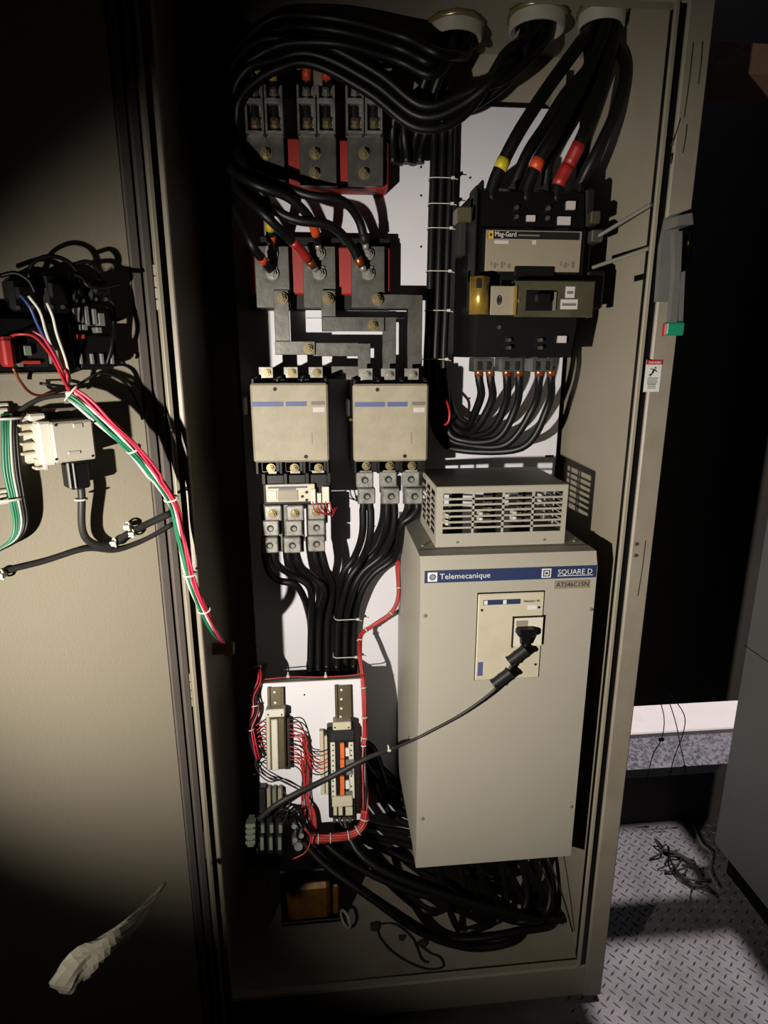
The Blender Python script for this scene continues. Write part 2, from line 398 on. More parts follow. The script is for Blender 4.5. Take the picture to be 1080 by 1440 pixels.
# white mounting plate
x0, x1, z0, z1 = bxp(342, 150, 786, 1130, DB)
m = MB(); m.box(at(342, 600, DB).x, at(785, 600, DB).x, DB - CAMD, DB - CAMD + .006, ZB + .05, at(700, 150, DB).z, .001); pl = m.build('mounting_plate', 'white_plate', cab)
for (x, y) in ((592, 235), (592, 275), (644, 225), (644, 248), (643, 290), (661, 250), (592, 347), (526, 740), (660, 560)):
    c = at(x, y, DB - .0005); m = MB(); m.cyl(c, c + Vector((0, -.0012, 0)), .0024, 10); m.build('plate_hole', 'dark_plastic', pl)  # dark discs painted as the shaded holes in the plate
c0, c1 = at(767, 640, DB - .001), at(778, 643, DB - .001)
m = MB(); m.box(c0.x, c1.x, c0.y - .001, c0.y + .002, c1.z, c0.z); m.build('slot', 'black_plastic', pl)
m = MB()
for (x0, x1) in ((at(342, 300, DB).x, at(342, 300, DB).x + .03), (at(785, 300, DB).x - .03, at(785, 300, DB).x)): m.box(x0, x1, DB - CAMD + .006, YB + .03, ZB, ZT - .05)
m.build('plate_support', 'paint', cab)
# conduit hubs in the roof
HUBS = []; HUBR = []
for (x, y, r) in ((640, 46, .054), (755, 32, .054), (846, 27, .044)):
    zc = ZT - .032; c = on_z(x, y, zc + .016); HUBS.append(Vector((c.x, c.y, zc)))
    m = MB(); m.pipe((c.x, c.y, zc), (c.x, c.y, ZT + .16), r, r * .88, 28); h = m.build('conduit_hub', 'hood_grey', cab); HUBR.append(r)
    m = MB(); m.pipe((c.x, c.y, ZT - .010), (c.x, c.y, ZT), r * 1.1, r, 10); m.build('locknut', 'zinc', h)
m = MB(); xe = [CX0]                              # roof sheet, cut out round the hubs
for hb, r in zip(HUBS, HUBR):
    q = r * .80; m.box(xe[-1], hb.x - q, .0, YB + .05, ZT, ZT + .004); m.box(hb.x - q, hb.x + q, .0, hb.y - q, ZT, ZT + .004); m.box(hb.x - q, hb.x + q, hb.y + q, YB + .05, ZT, ZT + .004); xe.append(hb.x + q)
m.box(xe[-1], CX1, .0, YB + .05, ZT, ZT + .004); m.build('top_panel', 'paint', cab)
# warning sticker on the right stile
x0, x1, z0, z1 = bxp(907, 506, 929, 551, 1.0955); Y = 1.0955 - CAMD
m = MB(); m.box(x0, x1, Y - .0006, Y + .001, z0, z1); lb = m.build('warning_sticker', 'print_white', cab); lb['label'] = 'white danger sticker with red header and falling figure'
m = MB(); m.box(x0, x1, Y - .0012, Y, z1 - .0085, z1); hd = m.build('header', 'print_red', lb)
m = MB(); cx = (x0 + x1) / 2; zc = z1 - .020
def seg(a, b, r): m.tube([Vector((cx + a[0], Y - .001, zc + a[1])), Vector((cx + b[0], Y - .001, zc + b[1]))], r, 5)
seg((.0005, .003), (-.0025, -.004), .0016); seg((-.0025, -.004), (-.008, -.0075), .0009); seg((-.0015, -.003), (-.006, -.0095), .0009); seg((.001, .003), (.006, -.001), .0008); seg((0, .003), (-.006, .004), .0008); seg((.002, .005), (.003, .006), .0017)
m.build('figure', 'ink', lb)
m = MB()
for k in range(4): m.box(x0 + .005, x1 - .005 - .002 * (k % 2), Y - .0010, Y, z0 + .024 - k * .0034, z0 + .0255 - k * .0034)
for k in range(3): m.box(x0 + .007, x1 - .008, Y - .0010, Y, z0 + .006 + k * .003, z0 + .0072 + k * .003)
m.build('small_print', 'print_grey', lb)
text('DANGER', .0058, (x0 + .004, Y - .0013, z1 - .0066), 'print_white', lb)

# ---- the open door (part of the cabinet)
dz0, dz1 = .06, ZT + .03
T = dworld
DL = .86
m = MB(); m.box(.046, DL - .03, -.012, 0, dz0 + .03, dz1 - .03, .002, T=T); dr = m.build('door', 'door_paint', cab)
m = MB(); m.box(.0, DL, -.035, -.013, dz0, dz1, .003, T=T); m.build('door_skin', 'paint', dr)
m = MB(); m.box(.030, .046, -.012, .003, dz0, dz1, .002, T=T); m.build('door_gasket', 'gasket', dr)
m = MB(); m.box(.026, .030, -.012, -.008, dz0, dz1, T=T); m.build('gasket_groove', 'black_plastic', dr)
m = MB(); m.box(.012, .026, -.012, .006, dz0, dz1, .002, T=T); m.build('door_gasket', 'gasket', dr)
m = MB(); m.box(.000, .008, -.013, .011, dz0, dz1, .001, T=T); m.build('door_flange', 'paint', dr)

# ================================================================== soft starter
DF = 1.12
SX0, SX1 = .1616 * DF, .484 * DF
SZ0, SZ1 = CAMH - 1.004 * DF, CAMH - .343 * (DF + .012)
FY = DF - CAMD
drv = thing('soft_starter', 'large pale grey motor soft starter box with blue brand strip', 'soft starter', ((SX0 + SX1) / 2, .2, SZ0))
YD1 = DB - CAMD - .001
m = MB(); m.prism_x([(FY, SZ0), (FY, SZ1 - .030), (FY + .012, SZ1), (FY + .05, SZ1), (FY + .05, SZ0)], SX0, SX1); fc = m.build('front_cover', 'drive_grey', drv)
m = MB(); m.box(SX0 + .001, SX1 - .001, FY + .05, YD1, SZ0 + .004, SZ1 - .001); m.build('body', 'drive_grey', drv)
for (x, y) in ((598, 866), (831, 857), (594, 1151), (803, 1134)):
    c = at(x, y, DF); m = MB(); m.screw((c.x, FY, c.z), .0045); m.build('screw', 'steel', fc)
x0, x1, z0, z1 = bxp(596, 802, 840, 816, DF)
zc = (CAMH - .3745 * DF); x0, x1 = SX0 + .008, SX1 - .002
za, zb = at(596, 820, DF).z, at(596, 803, DF).z
m = MB(); m.box(x0, x1, FY - .0012, FY + .001, za, zb); st = m.build('brand_strip', 'blue_label', drv)
hh = zb - za
def emblem(cx, kind):
    m = MB(); m.box(cx - hh * .38, cx + hh * .38, FY - .0018, FY, za + hh * .12, zb - hh * .12); e = m.build('emblem', 'print_white', st)
    m = MB(); zc = (za + zb) / 2; y = FY - .0022
    if kind == 0:
        m.ring((cx, y, zc), (1, 0, 0), (0, 0, 1), hh * .22, hh * .22, .0009, 18, 4)
        for k in (-1, 0, 1): m.box(cx + k * hh * .11 - .0006, cx + k * hh * .11 + .0006, y - .0003, y + .0005, zc - hh * .2, zc + hh * .2)
    else:
        for (a, b, c, d) in ((-.26, .26, .2, .27), (-.26, .26, -.27, -.2), (-.26, -.19, -.27, .27), (.19, .26, -.27, .27), (-.09, .09, -.10, .10)):
            m.box(cx + hh * a, cx + hh * b, y - .0003, y + .0005, zc + hh * c, zc + hh * d)
    m.build('emblem_mark', 'blue_label', e)
emblem(at(608, 812, DF).x, 0); emblem(at(768, 806, DF).x, 1)
text('Telemecanique', .0165, (at(618, 812, DF).x, FY - .0018, za + hh * .30), 'print_white', st, sx=1.02)
a = at(784, 803, DF).x
text('SQUARE D', .0155, (a, FY - .0018, za + hh * .34), 'print_white', st, sx=.98)
m = MB(); m.box(a, a + .074, FY - .0018, FY, za + hh * .2, za + hh * .255); m.build('underline', 'print_white', st)
x0, x1, z0, z1 = bxp(780, 816, 829, 827, DF)
m = MB(); m.box(x0, x1, FY - .001, FY + .001, z0, z1); nl = m.build('type_label', 'print_grey', drv)
m = MB(); m.box(x0 + .0008, x1 - .0008, FY - .0014, FY, z0 + .0008, z1 - .0008); m.build('label_face', 'grey_face', nl)
text('ATS46C15N', .0145, (x0 + .003, FY - .0016, z0 + .004), 'ink', nl, sx=.90)
# operator panel; the black plate behind it paints the shaded gap around
x0, x1, z0, z1 = bxp(668, 831, 763, 955, DF)
m = MB(); m.box(x0, x1, FY - .0008, FY + .004, z0, z1, .003); fr = m.build('panel_gap_shade', 'black_plastic', drv)
m = MB(); m.box(x0 + .003, x1 - .003, FY - .0035, FY + .003, z0 + .002, z1 - .004, .002); kp = m.build('operator_panel', 'beige_plastic', drv)
Y = FY - .0036
a0, a1, b0, b1 = bxp(679, 842, 731, 849, DF)
m = MB(); m.box(a0, a1, Y - .0005, Y + .001, b0, b1); bs = m.build('brand_strip', 'blue_label', kp)
for fx in (.02, .53):
    m = MB(); m.box(a0 + (a1 - a0) * fx, a0 + (a1 - a0) * fx + .007, Y - .001, Y, b0 + .001, b1 - .001); m.build('emblem', 'print_white', bs)
text('Altistart 46', .0075, (at(735, 846, DF).x, Y - .0004, at(735, 846, DF).z), 'ink', kp)
for (r, mm) in (((741, 850, 754, 856), 'print_white'), ((671, 930, 678, 949), 'faded_blue')):
    a0, a1, b0, b1 = bxp(*r, DF); m = MB(); m.box(a0, a1, Y - .0006, Y + .001, b0, b1); m.build('panel_label', mm, kp)
for (x, y) in ((677, 857), (757, 853), (752, 933)):
    c = at(x, y, DF); m = MB(); m.cyl((c.x, Y - .001, c.z), (c.x, Y + .001, c.z), .0026, 10); m.build('screw', 'ink', kp)
a0, a1, b0, b1 = bxp(719, 865, 761, 906, DF)
m = MB(); m.box(a0, a0 + .002, Y - .006, Y, b0 - .002, b1); m.box(a0, a1, Y - .006, Y, b1 - .0015, b1); m.build('port_edge', 'ink', kp)
m = MB(); m.box(a0 + .002, a1, Y - .0055, Y + .001, b0, b1 - .0015, .001); pt = m.build('port_module', 'pale_plastic', kp)
a0, a1, b0, b1 = bxp(724, 870, 740, 878, DF); m = MB(); m.box(a0, a1, Y - .0062, Y, b0, b1); m.build('port_label', 'grey_face', pt)
# power stubs on the underside of the starter
OTX = []
for k, x in enumerate((612, 640, 668, 700, 730, 760)):
    c = at(x, 1222, DF + .12); m = MB(); OTX.append(c.x); m.box(c.x - .014, c.x + .014, .132, .222, SZ0 - .05, SZ0 + .01, .002); m.bolt((c.x, .132, SZ0 - .03), .005); m.build('output_terminal', 'copper' if k == 2 else 'tin', drv)

# ---- ventilated terminal hood on top of the starter
VD = 1.185; VY = VD - CAMD
VX0, VX1 = .5 * (at(614, 684, VD).x + at(612.4, 766, VD).x), .5 * (at(799.4, 682, VD).x + at(793.6, 762, VD).x)
VZ0, VZ1 = SZ1, at(700, 683, VD).z
VYB = VY + .20
hood = thing('ventilated_hood', 'pale slotted metal hood standing on top of the soft starter', 'hood', ((VX0 + VX1) / 2, VY + .1, VZ0))
t_ = .002
m = MB(); m.box(VX0, VX1, VY, VYB, VZ1 - t_, VZ1, .0008); m.build('top_panel', 'hood_grey', hood)
def grille(u0, u1, T, ncol, name, margin=(.014, .010, .012, .0285), nrow=7):
    lo, hi = VZ0, VZ1 - t_; l, r_, tp, bt = margin
    a, b, c, d = u0 + l, u1 - r_, hi - tp, lo + bt
    m = MB(); m.box(u0, a, 0, t_, lo, hi, T=T); m.box(b, u1, 0, t_, lo, hi, T=T); m.box(a, b, 0, t_, c, hi, T=T); m.box(a, b, 0, t_, lo, d, T=T)
    fr = m.build(name, 'hood_grey', hood)
    for k in range(1, ncol):
        x = a + (b - a) * k / ncol; m = MB(); m.box(x - .0024, x + .0024, 0, t_, d, c, T=T); m.build('mullion', 'hood_grey', fr)
    for k in range(1, nrow):
        z = d + (c - d) * k / nrow; m = MB(); m.box(a, b, 0, t_, z - .0021, z + .0021, T=T); m.build('slat', 'hood_grey', fr)
    return fr
fr = grille(VX0, VX1, lambda u, v, z: Vector((u, VY + v, z)), 4, 'front_grille')
for (x, y) in ((643, 763), (765, 758)):
    c = at(x, y, VD); m = MB(); m.screw((c.x, VY, VZ0 + .010), .0032); m.build('screw', 'steel', fr)
grille(VY + t_, VYB, lambda u, v, z: Vector((VX0 + v, u, z)), 3, 'side_grille', (.016, .02, .012, .022))
grille(VY + t_, VYB, lambda u, v, z: Vector((VX1 - v, u, z)), 3, 'side_grille', (.016, .02, .012, .022))
# input terminals inside the hood
for k in range(3):
    x = VX0 + (VX1 - VX0) * (.22 + .28 * k)
    t = thing('input_busbar', 'tinned input busbar inside the slotted hood, ' + ('closest to the contactor lugs', 'the middle one of three', 'closest to the right cabinet wall')[k], 'busbar', (x, VY + .10, VZ0), 'input busbars inside the hood')
    m = MB(); m.box(x - .015, x + .015, VY + .09, VY + .096, VZ0 - .001, VZ1 - .012, .001); m.build('bar', 'tin', t)
    m = MB(); m.bolt((x, VY + .09, VZ0 + .05), .007); m.build('bolt', 'zinc', t)
    m = MB(); m.box(x - .02, x + .02, VY + .10, VY + .13, VZ0 - .001, VZ0 + .045, .003); m.build('insulator', 'pale_plastic', t)
for (x) in (SX0 + .016, SX1 - .02):
    m = MB(); m.screw((x, VY + .012, SZ1), .0035, (0, 0, 1)); m.build('screw', 'steel', drv)

# ================================================================== contactors
CD = 1.30
def contactor(px0, px1, py0, py1, label, cat='contactor'):
    x0, x1, z0, z1 = bxp(px0, py0, px1, py1, CD); Y = CD - CAMD; YB_ = DB - CAMD - .001
    t = thing('contactor', label, cat, ((x0 + x1) / 2, YB_ - .05, z0), 'contactors')
    m = MB(); m.box(x0 - .002, x1 + .002, Y + .035, YB_, z0 - .03, z1 + .004, .004)
    for s in (-1, 1):
        for k in range(4):
            xx = x0 + .004 + (x1 - x0 - .008) * k / 3
            m.box(xx - .004, xx + .004, Y + .02, YB_ - .02, (z0 - .03) if s < 0 else z1 - .01, z0 if s < 0 else z1 + .010, .002)
    m.build('base', 'black_plastic', t)
    m = MB(); m.box(x0, x1, Y, Y + .04, z0, z1, .004); cv = m.build('arc_cover', 'cover_beige', t)
    w = x1 - x0; h = z1 - z0
    for (a, b) in ((.02 if cat else 0, .42), (.45, .72)):
        m = MB(); m.box(x0 + w * a, x0 + w * b, Y - .0006, Y + .001, z1 - h * .285, z1 - h * .225); m.build('brand_strip', 'faded_blue', cv)
    for (a, b, c, d, mm) in ((.78, .96, .225, .27, 'print_grey'), (.80, .95, .30, .36, 'sticker'), (.775, .782, .62, .77, 'print_grey')):
        m = MB(); m.box(x0 + w * a, x0 + w * b, Y - .0005, Y + .001, z1 - h * d, z1 - h * c); m.build('printed_mark', mm, cv)
    for (a, b) in ((.32, .07), (.69, .93)):
        m = MB(); m.cyl((x0 + w * a, Y - .0006, z1 - h * b), (x0 + w * a, Y + .001, z1 - h * b), .0042, 12); m.build('screw_hole', 'ink', cv)
    m = MB(); m.box(x0 - .012, x0 - .002, Y + .06, Y + .11, z0 + .09, z0 + .13, .003); m.build('auxiliary_block', 'dark_plastic', t)
    return t, x0, x1, z0, z1
c1, c1x0, c1x1, c1z0, c1z1 = contactor(354, 462, 539, 650, 'beige-fronted contactor above the overload relay')
c2, c2x0, c2x1, c2z0, c2z1 = contactor(497, 602, 540, 649, 'beige-fronted contactor fed by the three stepped busbars')
TD = 1.355                                        # plane of the contactor terminals
def tabs(t, xs, y0, y1, bolt_y, d, boltm='zinc', m_='tin_lug', wpx=20):
    for x in xs:
        a0, a1, b0, b1 = bxp(x - wpx / 2, y0, x + wpx / 2, y1, d); Y = d - CAMD
        m = MB(); m.box(a0, a1, Y, Y + .006, b0, b1, .0008); tb = m.build('terminal_tab', m_, t)
        c = at(x + 2, bolt_y, d); m = MB(); m.bolt((c.x, Y, c.z), .0068); m.build('bolt', boltm, tb)
tabs(c1, (374, 409, 444), 516, 535, 524, TD); tabs(c1, (379, 412, 446), 650, 669, 658, TD - .02)
tabs(c2, (514, 546, 579), 518, 540, 527, TD - .012, 'steel'); tabs(c2, (513, 546, 577), 649, 664, 655, TD - .02)
m = MB(); a0, a1, b0, b1 = bxp(342, 558, 348, 583, 1.36); m.box(a0, a1, .25, .30, b0, b1, .002); m.build('side_clip', 'pale_plastic', c1)
m = MB(); c = at(497, 590, 1.33); m.cyl(c, c + Vector((-.008, -.004, 0)), .0032, 10); m.build('side_screw', 'brass', c2)
# coil wires beside the right contactor
for k, (l, lb) in enumerate((([(618, 600, 1.40), (630, 594, 1.38), (632, 578, 1.38), (627, 562, 1.40)], 'short red coil wire beside the right contactor'),)):
    m = MB(); m.tube(path(l), .0028, 6); tag(m.build('coil_wire', 'red_wire'), lb, 'wire')

# ---- lug columns: bolted tab + stacked wire barrels
def lug_column(xs, ys, d, label, gold, wpx=24):
    Y = d - CAMD; c = at(xs[-1], ys[-1] + 12, d)
    t = thing('wire_lug', label, 'wire lug', (c.x, Y + .012, c.z), 'wire lugs below the contactors')
    a = at(xs[0], ys[0] - 12, d); b = at(xs[-1], ys[-1] + 12, d)
    m = MB(); m.box(min(a.x, b.x) - .016, max(a.x, b.x) + .016, Y + .012, Y + .017, b.z, a.z); m.build('pad', 'tin', t)
    for k, (x, y) in enumerate(zip(xs, ys)):
        a0, a1, b0, b1 = bxp(x - wpx / 2, y - 11, x + wpx / 2, y + 11, d - (0 if k == 0 and gold else .006)); Yk = Y - (0 if k == 0 and gold else .006)
        m = MB(); m.box(a0, a1, Yk, Y + .013, b0, b1, .0025); o = m.build('barrel' if not (k == 0 and gold) else 'tongue', 'tin_lug', t)
        c = Vector(((a0 + a1) / 2, Yk, (b0 + b1) / 2)); m = MB()
        if k == 0 and gold: m.bolt(c, .0076); m.build('bolt', 'zinc', o)
        else: m.cyl(c + Vector((0, -.0006, 0)), c + Vector((0, .001, 0)), .0080, 16); so = m.build('screw_socket', 'dark_plastic', o); m = MB(); m.cyl(c + Vector((.0012, -.0014, -.0012)), c + Vector((.0012, .001, -.0012)), .0050, 6); m.build('set_screw', 'steel', t)
    return t
LD = 1.345
lug_column((384, 380, 379), (722, 743, 767), LD, 'three-tier wire lug under the overload relay, closest to its test button', True)
lug_column((415, 413, 411), (722, 743, 767), LD, 'three-tier wire lug under the middle of the overload relay', True)
lug_column((445, 445, 445), (720, 742, 765), LD, 'three-tier wire lug under the overload relay beside its red control wires', True)
lug_column((513, 516), (675, 698), LD, 'two-tier wire lug under the busbar-fed contactor, on its stepped-bar side', False)
lug_column((546, 550), (674, 698), LD, 'two-tier wire lug under the middle of the busbar-fed contactor', False)
lug_column((578, 583), (674, 698), LD, 'two-tier wire lug under the busbar-fed contactor beside the slotted hood', False)

# ---- overload relay
OD = 1.315
x0, x1, z0, z1 = bxp(368, 668, 466, 712, OD); Y = OD - CAMD
t = thing('overload_relay', 'thermal overload relay with beige dial face under a contactor', 'overload relay', ((x0 + x1) / 2, Y + .06, z0))
m = MB(); m.box(x0, x1, Y + .012, Y + .12, z0, z1, .003)
for k in range(4): m.box(x0 + (x1 - x0 - .01) * k / 3, x0 + (x1 - x0 - .01) * k / 3 + .01, Y + .004, Y + .06, z1 - .022, z1 + .004, .002)
m.build('body', 'black_plastic', t)
a0, a1, b0, b1 = bxp(374, 681, 443, 706, OD); m = MB(); m.box(a0, a1, Y, Y + .016, b0, b1, .0015); f_ = m.build('face', 'beige_plastic', t)
for r, mm in (((377, 684, 432, 686.5), 'faded_blue'), ((376, 690, 389, 703), 'pale_plastic'), ((391, 689, 419, 704), 'grey_face'), ((392, 686, 416, 688.5), 'print_grey')):
    a0, a1, b0, b1 = bxp(*r, OD); m = MB(); m.box(a0, a1, Y - .002, Y + .001, b0, b1, .0006); m.build('dial_mark', mm, f_)
for (x, y) in ((425, 698), (431, 692), (431, 703)):
    c = at(x, y, OD); m = MB(); m.cyl((c.x, Y - .003, c.z), (c.x, Y, c.z), .003, 10); m.build('button', 'dark_plastic', f_)
for r in ((437, 687, 444, 708), (446, 693, 452, 707), (453, 684, 463, 707)):
    a0, a1, b0, b1 = bxp(*r, OD); m = MB(); m.box(a0, a1, Y - .004, Y + .014, b0, b1, .0012); m.build('terminal_block', 'pale_plastic', t)
for k, x in enumerate((440, 446, 452, 458, 464)):
    m = MB(); m.tube(path([(x, 705, OD - .003), (x + 1, 713, OD - .006), (x + 5, 720, OD), (463 + k, 722 + k, OD + .02), (470 + k, 712, OD + .05)], 4), .0016, 5)
    tag(m.build('control_wire', 'red_wire'), 'thin red control wire looping from the overload relay terminals', 'wire', 'red overload relay wires')

# ================================================================== busbar stacks
YP = DB - CAMD
def insulator(px, label):
    ob = None
    r = px; x0, x1, z0, z1 = bxp(*r, 1.42); 
    t = thing('busbar_insulator', label, 'insulator', ((x0 + x1) / 2, YP, z0), 'red busbar insulators')
    m = MB(); m.box(x0, x1, 1.425 - CAMD, YP - .001, z0, z1, .003); m.build('block', 'red_insulator', t); return t, x0, x1, z0, z1
ti = insulator((340, 194, 547, 262), 'red insulator block behind the upper row of terminal plates')
li = insulator((349, 346, 549, 414), 'red insulator block behind the lower row of terminal plates')
m = MB(); x0, x1, z0, z1 = bxp(349, 410, 549, 436, 1.44); m.box(x0, x1, 1.44 - CAMD, YP - .001, z0, z1, .002); m.build('foot', 'black_plastic', li[0])
m = MB(); x0, x1, z0, z1 = bxp(365, 333, 549, 350, 1.44); m.box(x0, x1, 1.44 - CAMD, YP - .001, z0, z1, .002); m.build('head', 'black_plastic', li[0])
PD = 1.405
names = ('yellow-taped', 'red-taped', 'untaped')
for k, (a, b, bx) in enumerate(((348, 400, 374), (421, 473, 443), (489, 539, 512))):
    x0, x1, z0, z1 = bxp(a, 191, b, 261, PD); Y = PD - CAMD
    t = thing('terminal_plate', 'upper tinned terminal plate with two box lugs for the %s cables' % names[k], 'terminal plate', ((x0 + x1) / 2, Y, z0), 'upper terminal plates')
    m = MB(); m.box(x0, x1, Y, Y + .014, z0, z1 + .05, .001); m.build('plate', 'tin', t)
    for y in (216, 244):
        c = at(bx, y, PD); m = MB(); m.bolt((c.x, Y, c.z), .0085, h=.008); m.build('bolt', 'zinc', t)
    for s in (0, 1):
        l0, l1, w0, w1 = bxp(a - 3 + s * (b - a + 2) / 2 + .8 * s, 119, a - 3 + (s + 1) * (b - a + 2) / 2 - .8, 191, PD - .014); Yl = Y - .014
        m = MB()
        m.box(l0, l1, Yl + .004, Y, w0, w1, .0015)                      # back
        h = w1 - w0; wd = l1 - l0
        for (u, v) in ((0, .06), (.58, .69)): m.box(l0, l1, Yl - .016, Yl + .006, w0 + h * u, w0 + h * v, .0015)
        m.box(l0, l0 + wd * .13, Yl - .014, Yl + .006, w0, w1 - h * .05, .0012); m.box(l1 - wd * .13, l1, Yl - .014, Yl + .006, w0, w1 - h * .05, .0012)
        lg = m.build('box_lug', 'tin_lug', t)
        for u, rr in ((.20, .0078), (.80, .0068)):
            c = Vector(((l0 + l1) / 2, Yl + .004, w0 + h * u)); m = MB(); m.cyl(c, c + Vector((0, -.012, .010)), rr, 6); m.cyl(c, c + Vector((0, -.004, .002)), rr * 1.25, 14); m.build('clamp_screw', 'zinc' if u < .5 else 'steel', lg)
        c = Vector(((l0 + l1) / 2, Yl + .002, w0 + h * .45)); m = MB(); m.cyl(c + Vector((0, 0, -.02)), c + Vector((0, -.003, .014)), .0085, 8, .0065); m.build('wire_end', 'dark_plastic', lg)
LP = ((359, 407, 404, 395, 420), (426, 472, 474, 461, 421), (494, 541, 542, 529, 422))
lw = ('where the yellow-taped cable lands', 'where the orange-taped cable lands', 'next to the vertical cable bundle')
for k, (a, b, b2, bx, by) in enumerate(LP):
    x0, x1, z0, z1 = bxp(a, 346, b, 433, PD); Y = PD - CAMD
    t = thing('terminal_plate', 'lower tinned terminal plate ' + lw[k], 'terminal plate', ((x0 + x1) / 2, Y, z0), 'lower terminal plates')
    m = MB(); m.box(x0, x1, Y, Y + .012, z0, z1, .001); m.build('plate', 'tin', t)
    cx = (a + b) / 2
    for (x, y) in ((cx - 1, 357), (cx, 385)):
        c = at(x, y, PD); m = MB(); m.box(c.x - .012, c.x + .012, Y - .005, Y, c.z - .011, c.z + .016, .002); lgo = m.build('cable_lug', 'tin_lug', t)
        m = MB(); m.bolt((c.x, Y - .005, c.z), .0095, h=.007); m.build('bolt', 'steel', lgo)
# stepped busbars down to the right-hand contactor
BD = 1.398; YB1 = BD - CAMD; YC = TD - .012 - CAMD
def bar(label, segs, bolts, d=BD):
    pts = [bxp(*s, d) for s in segs]; Y = d - CAMD
    t = thing('busbar', label, 'busbar', ((pts[0][0] + pts[0][1]) / 2, Y, min(p[2] for p in pts)), 'stepped busbars')
    for i, p in enumerate(pts):
        m = MB(); m.box(p[0], p[1], Y - .0062 * (i % 2), Y + .006 - .0062 * (i % 2), p[2], p[3], .0008); m.build('bar', 'tin', t)
    for (x, y) in bolts: c = at(x, y, d); m = MB(); m.bolt((c.x, Y - .007, c.z), .0085, h=.007); m.build('bolt', 'zinc', t)
    return t, pts
bar('tinned busbar stepping down from the plate with the yellow-taped cable', [(386, 408, 407, 499), (387, 480, 443, 499), (440, 482, 521, 501), (503, 483, 521, 536)], ((397, 420), (434, 490)))
bar('tinned busbar stepping down from the plate with the orange-taped cable', [(452, 408, 472, 466), (453, 446, 540, 466), (538, 446, 557, 536)], ((461, 421), (524, 458)), 1.392)
bar('tinned busbar stepping down beside the vertical cable bundle', [(531, 414, 594, 434), (573, 415, 593, 536)], ((530, 422),), 1.394)
bar('short tinned link bar between the two contactors', [(446, 515, 505, 533), (486, 515, 504, 534)], (), 1.40)
# small white cross rail behind the busbars
m = MB(); a0, a1, b0, b1 = bxp(430, 436, 572, 447, 1.45); m.box(a0, a1, .35, YP - .001, b0, b1, .001); tag(m.build('support_rail', 'white_plate'), 'white support rail behind the stepped busbars', 'rail')

# ================================================================== main circuit breaker
KD = 1.245; KY = KD - CAMD
x0, x1, z0, z1 = bxp(672, 262, 822, 503, KD)
brk = thing('circuit_breaker', 'big black moulded case circuit breaker with grey rating face', 'circuit breaker', ((x0 + x1) / 2, .3, z0))
bx0, bx1 = at(676, 400, KD).x, at(818, 400, KD).x
zt, zm1, zm2, zl = at(740, 266, KD).z, at(740, 322, KD).z, at(740, 386, KD).z, at(740, 503, KD).z
m = MB(); m.prism_x([(KY + .03, zl), (KY + .012, zl + .06), (KY + .012, zm2), (KY, zm2), (KY, zm1), (KY + .012, zm1 + .006), (KY + .02, zt), (KY + .05, zt + .012), (YP - .001, zt + .012), (YP - .001, zl)], bx0, bx1); case = m.build('case', 'black_plastic', brk)
for k in range(4):                                                # phase barriers at the line end
    x = bx0 + (bx1 - bx0) * (.02 + k * .32); m = MB(); m.box(x - .003, x + .003, KY + .03, KY + .13, zt - .03, zt + .022, .002); m.build('phase_barrier', 'black_plastic', case)
for r, mm in (((743, 301, 755, 310), 'sticker'), ((787, 303, 805, 315), 'sticker'), ((800, 281, 812, 293), 'sticker'), ((788, 472, 799, 482), 'sticker')):
    a0, a1, b0, b1 = bxp(*r, KD); m = MB(); m.box(a0, a1, KY + .008, KY + .020, b0, b1, .0004); m.build('sticker', mm, case)
for (x, y) in ((729, 290), (729, 303), (774, 291), (773, 305), (718, 478), (718, 489), (763, 478), (763, 489), (704, 460)):
    c = at(x, y, KD); m = MB(); m.cyl((c.x, KY + .008, c.z), (c.x, KY + .02, c.z), .0042, 10); m.build('screw', 'tin', case)
a0, a1, b0, b1 = bxp(683, 324, 817, 382, KD - .004)
m = MB(); m.box(a0, a1, KY - .004, KY + .002, b0, b1, .001); face = m.build('rating_face', 'grey_face', brk)
fy = KY - .0045
h0, h1, g0, g1 = bxp(685, 326, 815, 336.5, KD - .004)
m = MB(); m.box(h0 + .001, h1, fy - .0003, fy + .001, g0, g1); hd = m.build('header', 'ink', face)
m = MB(); m.box(h0 + .002, h0 + .012, fy - .0008, fy, g0, g1); ye = m.build('emblem', 'print_yellow', hd)
m = MB(); m.box(h0 + .005, h0 + .009, fy - .0012, fy, g0 + .004, g1 - .004); m.build('emblem_mark', 'ink', ye)
text('Mag-Gard', .0125, (h0 + .0145, fy - .0006, g0 + .004), 'print_white', hd, sx=.85)
a = at(725, 331, KD); m = MB(); m.box(a.x, a.x + .062, fy - .0006, fy, g0 + .002, g1 - .002); ib = m.build('header_box', 'dark_plastic', hd)
m = MB(); m.box(a.x + .004, a.x + .046, fy - .001, fy, g0 + .005, g0 + .008); m.build('header_print', 'print_grey', ib)
for r in ((695, 338, 715, 343), (748, 338, 754, 344)):
    a0, a1, b0, b1 = bxp(*r, KD - .004); m = MB(); m.box(a0, a1, fy - .0004, fy, b0, b1); m.build('face_print', 'sticker', face)
for i, x in enumerate((690, 694, 699, 704, 709, 714, 788, 793, 798, 804)):
    a0, a1, b0, b1 = bxp(x, 368 + (i % 3) * 1.5, x + (3 if i % 2 else 1.2), 374 + (i % 2) * 3, KD - .004); m = MB(); m.box(a0, a1, fy - .0003, fy, b0, b1); m.build('face_print', 'print_grey', face)
a0, a1, b0, b1 = bxp(722, 375, 778, 390, KD); m = MB(); m.box(a0, a1, KY - .008, KY + .01, b0, b1, .002); m.build('latch_block', 'black_plastic', brk)
